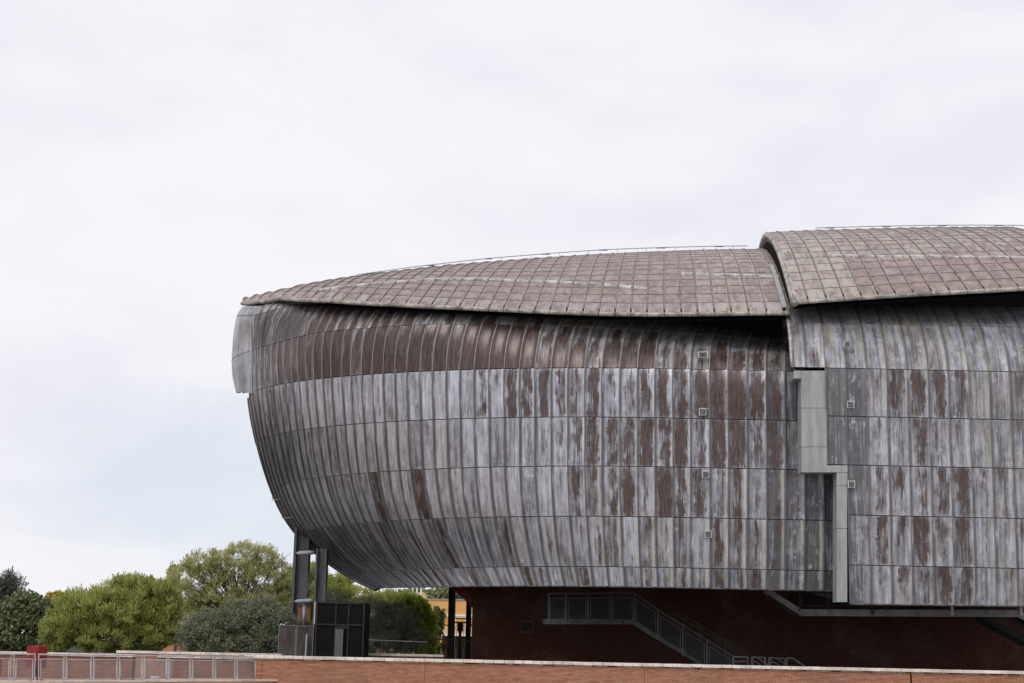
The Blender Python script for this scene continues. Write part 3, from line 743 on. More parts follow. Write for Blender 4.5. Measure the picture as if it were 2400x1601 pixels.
# arched rim of the right roof
s_ = np.linspace(0, 22*2.1*.98, 40); rim = roof_pt(parR[0], .11, s_)
m = MB(); m.tube(rim+np.array([.02, 0, -.12]), .19, 8); m.build('arch_rim', M_LIP, RFR, True)
# strip between the two shells at the end of the left roof
endp = roof_pt(parL[39], .1, np.linspace(0, 9, 12))
m = MB(); m.grid(np.stack([endp+np.array([-.1, 0, .22]), endp+np.array([.12, 0, .24])], 0), flip=True); m.grid(np.stack([endp+np.array([-.1, 0, .22]), endp+np.array([-.1, 0, -.1])], 0)); m.build('end_flashing', M_ZINC, RFL)
# pale crease running across the roof sheets
def roof_strip(pars, ribpx, dirx, line, RF, wid=.20):
    lx, ly = zip(*line); pts = []
    for p in pars:
        ss = np.linspace(.05, p[1], 240); P = roof_pt(p, dirx, ss); px, py = proj(P)
        d_ = np.interp(px, lx, ly)-py
        k = np.where(np.sign(d_[:-1]) != np.sign(d_[1:]))[0]
        if len(k) and lx[0] <= px[k[0]] <= lx[-1]: pts.append((p, ss[k[0]]))
    for (p, s0), (q, s1) in zip(pts[:-1], pts[1:]):
        a_ = roof_pt(p, dirx, [s0-wid, s0, s0+wid]); b_ = roof_pt(q, dirx, [s1-wid, s1, s1+wid])
        lam = np.linspace(.08, .92, 3)[:, None, None]
        Q = a_[None]*(1-lam)+b_[None]*lam+np.array([0, -.03, .10])
        m = MB(); m.grid(Q, flip=True); m.grid(np.stack([Q[:, 0], Q[:, 0]-np.array([0, 0, .08])], 1), flip=True)
        m.build('crease_flashing', M_COPEP, RF)
M_COPEP = simple('pale_flashing', (.27, .25, .24), .6, .4, 1.6, col2=(.42, .41, .39))
roof_strip(parL, ribL, .1, [(745, 682), (860, 668), (1000, 657), (1100, 656), (1250, 661), (1400, 668), (1545, 681)], RFL)
roof_strip(parL, ribL, .1, [(1592, 644), (1700, 646), (1835, 650)], RFL, .16)
roof_strip(parR, ribR, .11, [(1930, 602), (2100, 603), (2250, 604), (2420, 606)], RFR, .16)
# fall-arrest rail along each ridge
M_RAIL = simple('light_rail', (.42, .42, .43), .5, .15, 2)
def ridge_rail(pts, ridge, Y, dirp):
    xs = np.linspace(pts[0][0], pts[-1][0], int((pts[-1][0]-pts[0][0])/34)+2)
    ys = np.interp(xs, *zip(*pts)); yr = np.interp(xs, *zip(*ridge)); Ys = Y(xs)
    top = PY(xs, ys-3.2, Ys); base = PY(xs, yr+2, Ys)
    t_ = thing('safety_rail', dirp, 'rail', tuple(base[0]), 'thin safety rails along the roof ridges')
    m = MB(); m.tube(top, .032, 4); m.build('rail', M_RAIL, t_)
    for i in range(0, len(xs), 2):
        m = MB(); m.bar(base[i], top[i], .03); m.build('post', M_STEELL, t_)
    for i in range(1, len(xs)-1, 4):
        m = MB(); m.bar(top[i]-np.array([.3, 0, .04]), top[i]+np.array([.3, 0, -.03]), .05, .05); m.build('bracket', M_STEEL, t_)
ridge_rail([(837, 647), (975, 628), (1140, 609), (1300, 596), (1420, 588), (1560, 583), (1680, 580), (1752, 579.5)], ridgeL, lambda x: np.interp(x, [837, 961, 1232, 1752], [88.0, 92.5, 95.5, 96.5]), 'thin grey safety rail along the ridge of the lower left roof')
ridge_rail([(1912, 537.5), (2050, 533.5), (2200, 531), (2300, 530.5), (2440, 532)], ridgeR, lambda x: 96.4+0*x, 'thin grey safety rail along the ridge of the higher right roof')
# sample windows where the coating was tested
def patch(px, py, w, h, Y):
    q = lambda k, dy: PY([px-w*k, px+w*k, px+w*k, px-w*k], [py-h*k, py-h*k, py+h*k, py+h*k], Y-dy)
    m = MB(); m.prism(q(.5, .0), (0, .12, 0)); o = m.build('test_patch', M_PATCHF, HALL)
    m = MB(); m.prism(q(.40, .02), (0, .1, 0)); m.build('dark_centre', M_PATCH, o)
for a_ in ((1648, 831, 23, 14), (1647, 965, 17, 17), (1654, 1112, 17, 17), (1660, 1252, 16, 17)):
    yy = 74.86 if a_[1] > 850 else 74.95
    if a_[1] > 1200: yy = 75.12
    patch(*a_, yy-.02)
for a_ in ((1986, 806, 16, 14), (1994, 948, 16, 16), (1996, 1135, 16, 17)): patch(*a_, 73.12 if a_[1] > 850 else 73.35)
for px, py in ((642, 1170), (665, 1213)):
    q = PY(px+6, py+1, 89.5); m = MB(); m.tube(np.stack([q+np.array([.35, .1, .05]), q, q+np.array([-.22, 0, -.02]), q+np.array([-.26, 0, .16])]), .03, 5); m.build('hook', M_STEELL, HALL)

# panels: the largest as single parts, the rest joined
for kind in PANELS:
    ps = sorted(PANELS[kind], key=lambda q: -q[0])
    for a_, m, par, mat in ps[:298]: m.build(kind, mat, par, True)
    rest = MB()
    for a_, m, par, mat in ps[298:]: rest.merge(m)
    rest.build(kind+'s', ps[0][3], HALL, True, kind='stuff')

# ------------------------------------------------------------------ brickwork
def bricks(name, mat, parent, a, b, z0, z1, L_=.28, h=.052, j=.012, depth=.018, pale=.06, seed=0, back=None):
    # front face of a wall from a to b (xy), outward to the right-hand side of a->b seen from above
    a = np.asarray(a, float); b = np.asarray(b, float); d = b-a; ln = np.linalg.norm(d); d /= ln; nrm = np.array([d[1], -d[0]])
    rg = np.random.default_rng(seed); V = []; C_ = []
    k = 0; z = z0
    while z < z1-.01:
        x = -(k % 2)*L_/2-rg.random()*.03; hh = min(h, z1-z)
        while x < ln:
            x0 = max(0, x); x1 = min(ln, x+L_-j)
            if x1 > x0+.02:
                pr = depth*(.7+.6*rg.random())
                p = []
                for (xx, oo, zz) in ((x0, 0, z), (x1, 0, z), (x1, 0, z+hh-j), (x0, 0, z+hh-j), (x0, pr, z), (x1, pr, z), (x1, pr, z+hh-j), (x0, pr, z+hh-j)):
                    q = a+d*xx+nrm*oo; p.append((q[0], q[1], zz))
                V.append(p); topd = max(0, 1-(z1-z)/.18)
                C_.append((rg.random(), (rg.random() if rg.random() < pale+(.35*topd if pale else 0) else 0), 0))
            x += L_
        z += h; k += 1
    V = np.array(V); n = len(V)
    m = MB(); F_ = []
    for i in range(n):
        o_ = i*8; F_ += [(o_+4, o_+5, o_+6, o_+7), (o_+7, o_+6, o_+2, o_+3), (o_+0, o_+1, o_+5, o_+4), (o_+0, o_+4, o_+7, o_+3), (o_+5, o_+1, o_+2, o_+6)]
    m.add(V.reshape(-1, 3), F_, bc=np.repeat(np.array(C_), 8, 0))
    return m.build(name, mat, parent, False, kind='stuff')

# hall base: recessed brick volume
YB = 86.0
cx = float(PY(1107, 1450, YB)[0])
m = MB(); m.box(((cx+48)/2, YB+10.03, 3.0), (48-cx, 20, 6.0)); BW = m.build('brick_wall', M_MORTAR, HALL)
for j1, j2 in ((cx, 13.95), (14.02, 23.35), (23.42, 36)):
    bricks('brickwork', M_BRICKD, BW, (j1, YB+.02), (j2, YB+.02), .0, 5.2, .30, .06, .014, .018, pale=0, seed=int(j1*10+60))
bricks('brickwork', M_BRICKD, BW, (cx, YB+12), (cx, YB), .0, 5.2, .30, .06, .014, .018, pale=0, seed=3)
# framed vent in the brick wall
q = PY(1236, 1469, YB); vo = thing('wall_vent', 'small square vent with a rust-red frame on the dark brick wall', 'vent', (q[0], YB-.02, q[2]-.3))
m = MB()
for dx_, dz_, w_, h_ in ((0, .29, .70, .07), (0, -.29, .70, .07), (-.32, 0, .06, .51), (.32, 0, .06, .51)): m.box((q[0]+dx_, YB-.05, q[2]+dz_), (w_, .10, h_))
m.build('frame', M_OCHRE, vo)
for k in range(5):
    m = MB(); m.box((q[0], YB-.02, q[2]-.22+.11*k), (.58, .03, .07)); m.build('slat', M_STEELD, vo)
# oxide red gusset under the shell
q = PY([1048, 1107, 1107, 1085], [1372, 1372, 1424, 1402], 80.8); m = MB(); m.prism(q, (0, 1.2, 0)); m.build('gusset', M_WEDGE, HALL)

# ------------------------------------------------------------------ parapet in front
YP = 66.4
px0 = float(PY(589, 1560, YP)[0]); px1 = 33.0; ZT = float(PY(1500, 1554.5, YP)[2])
PW = thing('parapet_wall', 'long low red brick parapet with pale stone coping in front of the hall', 'wall', ((px0+px1)/2, YP+.3, -1.3))
m = MB(); m.box(((px0+px1)/2, YP+.30, (ZT-.17-1.3)/2), (px1-px0, .56, ZT-.17+1.3)); m.build('core', M_MORTAR, PW)
jx = [float(PY(x, 1580, YP)[0]) for x in (614, 995, 1511, 2135)]
segs = [(px0, jx[0]-.012)]+[(jx[i]+.012, jx[i+1]-.012) for i in range(3)]+[(jx[3]+.035, px1)]
segs[3] = (segs[3][0], jx[3]-.035)
for i, (a_, b_) in enumerate(segs): bricks('brickwork', M_BRICK, PW, (a_, YP+.02), (b_, YP+.02), -1.3, ZT-.17, .27, .052, .012, .018, seed=20+i)
m = MB(); m.box((jx[3], YP+.03, -.2), (.075, .02, 2.0)); m.build('open_joint', M_STEELD, PW)
# crumbling mortar bed under the coping
m = MB(); rg = np.random.default_rng(5); x = px0+.1
while x < px1:
    w_ = .15+rg.random()*.9; m.box((x+w_/2, YP+.004, ZT-.155-rg.random()*.012), (w_, .03+.01*rg.random(), .028+.02*rg.random())); x += w_+rg.random()*.7
m.build('mortar_bed', simple('lime_mortar', (.33, .29, .25), .95, .35, 3), PW)
x = px0-.28; k = 0
while x < px1:
    w_ = .42 if x < 14 else .86
    w_ *= .93+.14*R.random()
    if k == 0: w_ = .40
    m = MB(); dz_ = (R.random()-.5)*.008
    m.box((x+w_/2, YP+.26, ZT-.065+dz_), (w_-.012, .74, .13)); o = m.build('coping_slab', M_COPE, PW); x += w_; k += 1
    bv = o.modifiers.new('bevel', 'BEVEL'); bv.width = .012; bv.segments = 1

# ------------------------------------------------------------------ left terrace: walls, kerb, fence, red box
def lowwall(pxa, pxb, pya, pyb, Ya, Yb, lab, slab=.9, weather=False, zb=-.4):
    A_ = PY(pxa, pya, Ya); B_ = PY(pxb, pyb, Yb); z = (A_[2]+B_[2])/2
    t_ = thing('brick_wall', lab, 'wall', ((A_[0]+B_[0])/2, (A_[1]+B_[1])/2, 0), 'low brick garden walls')
    d = B_[:2]-A_[:2]; ln = np.linalg.norm(d); d /= ln; an = math.atan2(d[1], d[0]); n_ = np.array([d[1], -d[0]])
    rot = np.array([[math.cos(an), -math.sin(an), 0], [math.sin(an), math.cos(an), 0], [0, 0, 1]])
    c = (A_[:2]+B_[:2])/2
    m = MB(); m.box((c[0]-n_[0]*.26, c[1]-n_[1]*.26, (z-.12+zb)/2), (ln, .5, z-.12-zb), rot); m.build('core', M_MORTAR, t_)
    bricks('brickwork', M_BRICK, t_, A_[:2], B_[:2], zb, z-.13, .27, .055, .013, .018, seed=int(pxa)+400)
    x = 0
    while x < ln-.05:
        w_ = min(slab*(.85+.3*R.random()), ln-x); q = A_[:2]+d*(x+w_/2)-n_*.2
        m = MB(); m.box((q[0], q[1], z-.06+(R.random()-.5)*.01), (w_-.012, .66, .12), rot); m.build('coping_slab', M_COPEB if (weather and x > .9) else M_COPE, t_); x += w_
lowwall(-120, 312, 1524.5, 1533, 62.3, 62.3, 'low brick wall with pale coping directly behind the red box', .95)
lowwall(274, 660, 1523.5, 1533.5, 77, 77, 'low brick wall with bright coping at the foot of the olive trees', 1.0)
lowwall(370, 640, 1534.2, 1541.2, 67.6, 67.4, 'low brick wall with brown weathered coping behind the railing end', 1.0, True)
# recess between walls
qa = PY(312, 1560, 66); qb = PY(372, 1560, 66)
t_ = thing('recess_wall', 'plain plastered recess between two brick walls behind the tape', 'wall', ((qa[0]+qb[0])/2, 66.2, 0))
m = MB(); m.box(((qa[0]+qb[0])/2, 66.2, .25), (qb[0]-qa[0]+1.2, .3, 1.1)); m.build('panel', simple('plaster', (.36, .22, .16), .9, .15, 1), t_)
FA = PZ(20, 1598.3, 0.0); FB = PZ(604, 1594.5, 0.0)
fd = (FB-FA)[:2]; fl_ = np.linalg.norm(fd); fd /= fl_; fn = np.array([fd[1], -fd[0]])      # towards the viewer
ter = MB(); ex0 = FA[:2]-fd*14+fn*.55; ex1 = FB[:2]-fd*.35+fn*.55
poly = np.array([(*ex0, 0), (*ex1, 0), (FB[0]+.9, YP+.3, 0), (60, YP+.3, 0), (400, 400, 0), (-400, 400, 0), (-120, 60, 0)])
ter.prism(poly[::-1], (0, 0, -1.25)); o = ter.build('terrace', M_GROUND); o['kind'] = 'structure'
m = MB(); m.add([(-11.5, YP+1.2, .004), (60, YP+1.2, .004), (60, 112, .004), (-19, 112, .004)], [(0, 1, 2, 3)]); o = m.build('added_dark_floor', M_DARKFLOOR); o['kind'] = 'structure'  # unseen dark sheet added to cut ground bounce and deepen shade under the hall
m = MB(); m.add([(-200, 78.2, .004), (-11.8, 78.2, .004), (-19.5, 112, .004), (-19.5, 165, .004), (60, 165, .004), (60, 400, .004), (-200, 400, .004)], [(0, 1, 2, 3, 4, 5, 6)]); o = m.build('lawn', M_LAWN); o['kind'] = 'structure'
# pale stone edge slabs along the terrace
ks = thing('edge_kerb', 'pale stone edging slabs running under the metal railing', 'kerb', (*((ex0+ex1)/2), 0))
an = math.atan2(fd[1], fd[0]); rot = np.array([[math.cos(an), -math.sin(an), 0], [math.sin(an), math.cos(an), 0], [0, 0, 1]])
x = 0; tl = np.linalg.norm(ex1-ex0)
while x < tl:
    w_ = 1.1*(.9+.2*R.random()); q = ex0+fd*(x+w_/2)-fn*.05
    m = MB(); m.box((q[0], q[1], .012+(R.random()-.5)*.008), (w_-.015, .55, .07), rot); m.build('kerb_slab', M_STONE, ks); x += w_
# railing
postpx = [34, 83, 92, 154, 218, 279, 337.5, 395, 450, 503.6, 555, 603]
def fp(px): # distance along the fence line of a photo column, at foot level
    d = ray(px, 1570); # solve CAM+t*d on the line in plan
    A_ = np.array([[d[0], -fd[0]], [d[1], -fd[1]]]); t_ = np.linalg.solve(A_, FA[:2]-CAM[:2]); return t_[1]
lean = np.array([-fn[0]*.085, -fn[1]*.085, .93])
def fence_run(pxs, lab):
    ds = [fp(p) for p in pxs]; c = FA[:2]+fd*ds[0]
    t_ = thing('metal_railing', lab, 'railing', (c[0], c[1], 0), 'grey metal railings with perforated panels')
    base = lambda s: np.array([*(FA[:2]+fd*s), .04])
    lv_ = lean/np.linalg.norm(lean)
    for k, s in enumerate(ds):
        m = MB()
        for sgn in ((-1, 1) if 0 < k < len(ds)-1 else (0,)):
            m.bar(base(s+sgn*.055), base(s+sgn*.055)+lean, .03, .05)
        m.bar(base(s)-lv_*.02+np.array([fn[0]*.03, fn[1]*.03, 0]), base(s)+lv_*.13+np.array([fn[0]*.03, fn[1]*.03, 0]), .08, .05)
        m.build('post', M_GALV, t_)
        m = MB(); m.box(base(s)+lean*.8+np.array([fn[0]*.05, fn[1]*.05, 0]), (.04, .04, .04)); m.build('bolt', M_STEELL, t_)
    for s0, s1 in zip(ds[:-1], ds[1:]):
        m = MB(); m.tube(np.stack([base(s0)+lean*1.0, base(s1)+lean*1.0]), .032, 6); m.build('top_rail', M_GALV, t_)
        a_, b_ = s0+.09, s1-.09
        m = MB()
        for z_ in (.82, .05): m.bar(base(a_)+lean*z_, base(b_)+lean*z_, .035)
        for s in (a_, b_): m.bar(base(s)+lean*.05, base(s)+lean*.82, .035)
        pf = m.build('panel_frame', M_GALV, t_)
        m = MB(); m.add([base(a_)+lean*.06, base(b_)+lean*.06, base(b_)+lean*.81, base(a_)+lean*.81], [(0, 1, 2, 3)]); m.build('perforated_panel', M_MESH, t_)
fence_run([-95, -35, 27], 'short grey railing section cut off by the left edge of the view')
fence_run([34, 83], 'single narrow grey railing panel in front of the red box')
fence_run(postpx[2:], 'long grey railing of nine perforated panels ending at the parapet')
# red box on a post
def redbox(px0_, px1_, py0, py1, D, lab):
    q = PY([px0_, px1_, px1_, px0_], [py0, py0, py1, py1], D)
    w_ = q[1][0]-q[0][0]; zt = q[0][2]; zb = q[2][2]; cx_ = (q[0][0]+q[1][0])/2
    t_ = thing('red_box', lab, 'sign box', (cx_, D, 0), 'red metal boxes on the terrace')
    an = math.radians(-24); rot = np.array([[math.cos(an), -math.sin(an), 0], [math.sin(an), math.cos(an), 0], [0, 0, 1]])
    m = MB(); m.box((cx_, D+.2, (zt+zb)/2), (w_*.70, .52, zt-zb), rot); o = m.build('cabinet', M_RED, t_); bv = o.modifiers.new('b', 'BEVEL'); bv.width = .015
    f_ = rot@np.array([0, -1, 0]); s_ = rot@np.array([1, 0, 0]); c = np.array([cx_, D+.2, (zt+zb)/2])
    for k, (ox_, oz_, ww, hh) in enumerate(((-.14, .12, .17, .3), (.12, .12, .15, .26))):
        m = MB(); m.box(c+f_*.27+s_*ox_*w_/.75+np.array([0, 0, oz_]), (ww, .015, hh), rot); m.build('front_plate', simple('red_plate', (.24, .022, .019), .4, .2, 3), t_)
    m = MB(); m.box(c-s_*(w_*.35+.004)+np.array([0, 0, .1]), (.012, .2, .28), rot); m.build('side_plate', M_REDD, t_)
    m = MB(); m.box((cx_+.02, D+.25, zb/2), (.16, .34, zb), rot); m.build('post', simple('dark_red_post', (.12, .02, .02), .5, .2, 2), t_)
    m = MB(); m.box((cx_+.02, D+.22, .025), (.36, .45, .05), rot); m.build('base_plate', M_REDD, t_)
redbox(60, 109, 1513, 1566, 58.4, 'dark red metal box on a post behind the railing, left of the brick walls')
redbox(-46, 2, 1540, 1585, 59, 'lower red box cut off by the left edge of the view')
# barrier tape
ta = PY(340, 1569.5, 63.5); tb = PY(392, 1546.5, 67.2); m = MB(); nS = 12
for k in range(nS):
    a_ = ta+(tb-ta)*k/nS; b_ = ta+(tb-ta)*(k+1)/nS; sag = lambda t: -.08*math.sin(math.pi*t)
    a_ = a_+np.array([0, 0, sag(k/nS)]); b_ = b_+np.array([0, 0, sag((k+1)/nS)])
    hh = np.array([0, .01, .06])
    m.add([a_, b_, b_+hh, a_+hh, a_+np.array([0, .004, 0]), b_+np.array([0, .004, 0]), b_+hh+np.array([0, .004, 0]), a_+hh+np.array([0, .004, 0])], [(0, 1, 2, 3), (7, 6, 5, 4), (3, 2, 6, 7), (1, 0, 4, 5)], bc=(k % 2, 0, 0))
tag(m.build('barrier_tape', M_TAPE), 'red and white striped barrier tape slung across the recess between the walls', 'tape')
# crumpled bag on the ground behind the railing
q = PZ(361, 1590, .02); m = MB(); vs = []
rg = np.random.default_rng(9)
for i in range(4):
    for j in range(7): vs.append(q+np.array([(j-3)*.06, rg.random()*.05+.0, 0])+np.array([0, i*.07, .09*math.sin(i/3*math.pi)*(.6+.7*rg.random())]))
m.grid(np.array(vs).reshape(4, 7, 3)); tag(m.build('plastic_bag', simple('pale_blue_plastic', (.5, .53, .68), .4, .2, 6)), 'small pale blue plastic bag lying at the foot of the recess wall', 'bag')

# ------------------------------------------------------------------ support columns under the nose
def hcol(pxa, pxb, pytop, D, Db, lab, dk=.5, mat=M_STEEL, pxshift=0):
    A_ = PY(pxa, 1480, D); B_ = PY(pxb, 1480, D); w_ = B_[0]-A_[0]; zt = float(PY(pxa, pytop, D)[2])
    t_ = thing('steel_column', lab, 'column', ((A_[0]+B_[0])/2, D, 0), 'steel columns under the shell')
    fw = w_*.17
    m = MB(); m.box((A_[0]+fw/2, D+.45, zt/2), (fw, .95, zt)); m.build('flange', mat, t_)
    m = MB(); m.box((A_[0]+fw+(w_-2*fw)*.5, D+.45, zt/2), (w_-2*fw, .14, zt)); m.build('web', mat, t_)
    m = MB(); m.box((B_[0]-fw/2, D+.45, zt/2), (fw, .95, zt)); m.build('flange', mat, t_)
    return t_
hcol(679, 715, 1235, 90.5, 0, 'tall grey steel column farthest left under the nose of the shell', mat=M_STEEL)
hcol(732, 758, 1285, 88.0, 0, 'grey steel column just left of the black mesh cage', mat=M_STEEL)
hcol(1049, 1065, 1360, 97.0, 0, 'slim steel column with lit edge in front of the orange building', mat=M_STEEL)
hcol(1091, 1103, 1360, 97.5, 0, 'slim dark column beside the corner of the brick wall', mat=M_STEELD)
# bracing plates and the damper hung between the left columns
for px0_, px1_, py_, lab in ((694, 736, 1297, 'pointed grey tie bar joining the two left columns near the shell'), (690, 733, 1410, 'pointed grey tie bar above the damper between the left columns')):
    a_ = PY(px0_, py_, 88.6); b_ = PY(px1_, py_-2, 88.6)
    m = MB(); n_ = b_-a_; m.tube(np.stack([a_, a_+n_*.18, a_+n_*.8, b_]), [.03, .12, .13, .10], 8); tag(m.build('tie_bar', M_STEELL, None, True), lab, 'tie bar', 'tie bars between the left columns')
q = PY(714, 1412, 88.8); zt = q[2]
t_ = thing('damper', 'ochre and silver hanging damper between the two left columns', 'damper', (q[0], 88.8, 0))
m = MB(); m.tube([(q[0], 88.75, zt-.05), (q[0], 88.75, zt-1.35)], .10, 10); m.build('rod', M_STEELL, t_, True)
for sx in (-1, 1):
    m = MB(); m.box((q[0]+sx*.24, 88.8, zt-.62), (.24, .12, 1.0)); m.build('side_plate', M_OCHRE, t_)
    m = MB(); m.box((q[0]+sx*.20, 88.82, zt-1.2), (.18, .1, .22)); m.build('stop_block', M_STEELD, t_)
m = MB(); m.tube([(q[0], 88.75, zt-1.36), (q[0], 88.75, zt-1.95)], .155, 12); m.build('sleeve', M_GALV, t_, True)
m = MB(); m.tube([(q[0], 88.75, zt-1.95), (q[0], 88.75, zt-2.1), (q[0], 88.75, 0)], [.2, .27, .27], 12); m.build('foot_cylinder', M_STEELD, t_, True)
q = PY(1079, 1462, 97.2); zt = q[2]
t_ = thing('damper', 'black hanging damper silhouetted between the two right columns', 'damper', (q[0], 97.2, 0))
m = MB(); m.tube([(q[0], 97.2, zt+.05), (q[0], 97.2, zt), (q[0], 97.2, zt-.35), (q[0], 97.2, zt-.55), (q[0], 97.2, zt-.6), (q[0], 97.2, 0)], [.1, .19, .2, .1, .09, .15], 10); m.build('cylinder', M_STEELD, t_, True)
for sx in (-1, 1):
    m = MB(); m.bar((q[0]+sx*.2, 97.2, zt-.3), (q[0]+sx*.2, 97.2, zt-1.2), .03); m.build('rod', M_STEELD, t_)
for dz_, h_ in ((.33, .06), (.08, .1)):
    m = MB(); m.box((q[0], 97.6, zt+dz_), (.95, .06, h_)); m.build('crossbar', M_STEELD, t_)

# grey sheet box round the left column feet
D = 82.0; x0 = float(PY(652, 1500, D)[0]); x1 = float(PY(694, 1500, D)[0]); x2 = float(PY(735, 1500, D)[0]); zt = float(PY(690, 1465.5, D)[2])
t_ = thing('sheet_enclosure', 'low weathered grey-brown sheet metal enclosure round the left column feet', 'enclosure', ((x0+x2)/2, D+1.5, 0))
for a_, b_ in ((x0, x1), (x1, x2)):
    m = MB(); m.box(((a_+b_)/2, D+.02, zt/2), (b_-a_-.08, .03, zt-.08)); m.build('sheet_panel', M_RUSTP, t_)
    m = MB()
    for xx in (a_+.03, b_-.03): m.box((xx, D, zt/2), (.05, .06, zt))
    m.box(((a_+b_)/2, D, zt-.03), (b_-a_-.12, .06, .05)); m.build('frame', M_FRAME, t_)
for xx in (x0, x2):
    m = MB(); m.box((xx, D+1.6, zt/2), (.04, 3.0, zt)); m.build('side_panel', M_RUSTP, t_)
m = MB(); xx = float(PY(717, 1500, D-.3)[0]); m.bar((xx, D-.3, 0), (xx+.03, D-.3, float(PY(717, 1486, D)[2])), .07); m.build('vent_pipe', M_GALV, t_)
# tall black mesh cage
D = 80.0
xs = [float(PY(p, 1470, D)[0]) for p in (741, 786, 816, 852)]; zt = float(PY(741, 1410, D)[2]); zm = float(PY(741, 1463, D)[2])
t_ = thing('mesh_cage', 'tall black mesh cage with a pale door panel under the shell', 'cage', ((xs[0]+xs[-1])/2, D+1.6, 0))
m = MB()
for xx in xs: m.box((xx, D, zt/2), (.07, .08, zt))
for z_ in (zt-.04, zm): m.box(((xs[0]+xs[-1])/2, D-.01, z_), (xs[-1]-xs[0], .08, .07))
m.build('frame', M_STEELD, t_)
m = MB(); m.box((xs[0]-.1, D-.05, (zt+zm)/2), (.06, .06, zt-zm)); m.build('edge_strip', M_GALV, t_)
for a_, b_ in zip(xs[:-1], xs[1:]):
    for z0_, z1_ in ((0.1, zm-.05), (zm+.05, zt-.09)):
        if z0_ < 1 and abs(a_-xs[1]) < .01: continue
        m = MB(); m.box(((a_+b_)/2, D+.02, (z0_+z1_)/2), (b_-a_-.08, .02, z1_-z0_)); m.build('mesh_panel', M_MESHD, t_)
for p, a_ in ((xs[0], 0), (xs[-1], 0)):
    m = MB(); m.box((p, D+1.7, zt/2), (.03, 3.2, zt)); m.build('side_mesh', M_MESHD, t_)
m = MB(); m.box(((xs[0]+xs[-1])/2, D+3.3, zt/2), (xs[-1]-xs[0], .03, zt)); m.build('rear_mesh', M_MESHD, t_)
d0 = float(PY(785.5, 1500, D)[0]); d1 = float(PY(804, 1500, D)[0]); zd = float(PY(795, 1474, D)[2])
m = MB(); m.box(((d0+d1)/2, D-.02, zd/2), (d1-d0, .05, zd)); dr = m.build('door', simple('grey_door', (.085, .085, .092), .5, .15, 1.2), t_)
m = MB(); m.box(((xs[1]+xs[2])/2, D+.01, (zd+zm)/2), (xs[2]-xs[1]-.08, .04, zm-zd-.06)); m.build('lintel_panel', M_STEELD, t_)
# dark enclosure round the right columns
D = 90.0; xa = float(PY(1037, 1500, D)[0]); xb = float(PY(1104, 1500, D)[0]); zt = float(PY(1060, 1491, D)[2])
t_ = thing('sheet_enclosure', 'dark mesh enclosure round the right column feet beside the brick corner', 'enclosure', ((xa+xb)/2, D+2, 0))
m = MB(); st = [xa, xa+(xb-xa)*.45, xa+(xb-xa)*.58, xb]
for xx in st: m.box((xx, D, zt/2), (.06, .06, zt))
m.box(((xa+xb)/2, D-.005, zt-.03), (xb-xa, .06, .05)); m.build('frame', M_STEELD, t_)
for a_, b_ in zip(st[:-1], st[1:]):
    m = MB(); m.box(((a_+b_)/2, D+.01, zt/2), (b_-a_-.07, .02, zt-.1)); m.build('mesh_panel', mesh_mat('brown_mesh', (.05, .035, .03), .22), t_)
# handrail and low wall between cage and enclosure
t_ = thing('handrail', 'thin dark handrail with one post between the olive tree and the right columns', 'handrail', (-9, 86, 0))
a_ = PY(852, 1499, 86); b_ = PY(1003, 1505, 86); m = MB(); m.bar(a_, b_, .03); m.build('wire', M_STEELL, t_)
b2 = PY(1104, 1502, 86); b1 = PY(1003, 1498, 86)
m = MB(); m.bar(b1, b2, .06); m.build('rail', M_STEELD, t_)
m = MB(); m.bar((b1[0], 86, 0), (b1[0], 86, b1[2]+.03), .09); m.build('post', M_STEELD, t_)
m = MB(); m.bar((b1[0]+.2, 86, b1[2]), (b1[0]+.2, 86, b1[2]+.0), .05) if False else m.bar((b1[0], 86, b1[2]), (b1[0]-.1, 86.3, b1[2]+.12), .05); m.build('finial', M_STEELD, t_)
lowwall(853, 1040, 1531.5, 1534, 84, 84, 'shaded low brick wall with thin coping behind the parapet, under the shell', 1.4)

# ------------------------------------------------------------------ staircase under the shell
YS = 78.0
t_ = thing('metal_staircase', 'dark steel staircase with mesh railings descending rightwards from a landing', 'staircase', (6, YS+.7, 0))
def seg(pa, pb, Y): return PY(pa[0], pa[1], Y), PY(pb[0], pb[1], Y)
a_, b_ = seg((1276, 1458), (1487, 1459), YS)
for p0, p1 in ((1272, 1326), (1330, 1376), (1380, 1458), (1462, 1485)):
    q0, q1 = seg((p0, 1457.5), (p1, 1457.5), YS); m = MB(); m.bar(q0, q1, .10, .24); m.build('landing_beam', M_STAIRL, t_)
m = MB(); m.box(((a_[0]+b_[0])/2, YS+.8, a_[2]+.14), (b_[0]-a_[0], 1.5, .05)); m.build('landing_plate', M_STEELD, t_)
a2, b2 = seg((1486, 1460), (1688, 1580), YS)
m = MB(); m.bar(a2, b2, .08, .26); m.build('stringer', M_STAIRL, t_)
m = MB(); m.bar(a2+np.array([0, 1.5, 0]), b2+np.array([0, 1.5, 0]), .08, .26); m.build('stringer', M_STAIRL, t_)
for k in range(16):
    q = a2+(b2-a2)*(k+.5)/16; m = MB(); m.box((q[0], YS+.75, q[2]+.08), (.28, 1.42, .03)); m.build('tread', M_STEELD, t_)
posts = [(1286, 1391, 1462), (1327, 1391, 1462), (1378, 1391, 1462), (1433, 1390, 1462), (1487, 1390, 1464), (1542, 1430, 1500), (1600, 1465, 1538), (1657, 1500, 1574), (1717, 1538, 1600)]
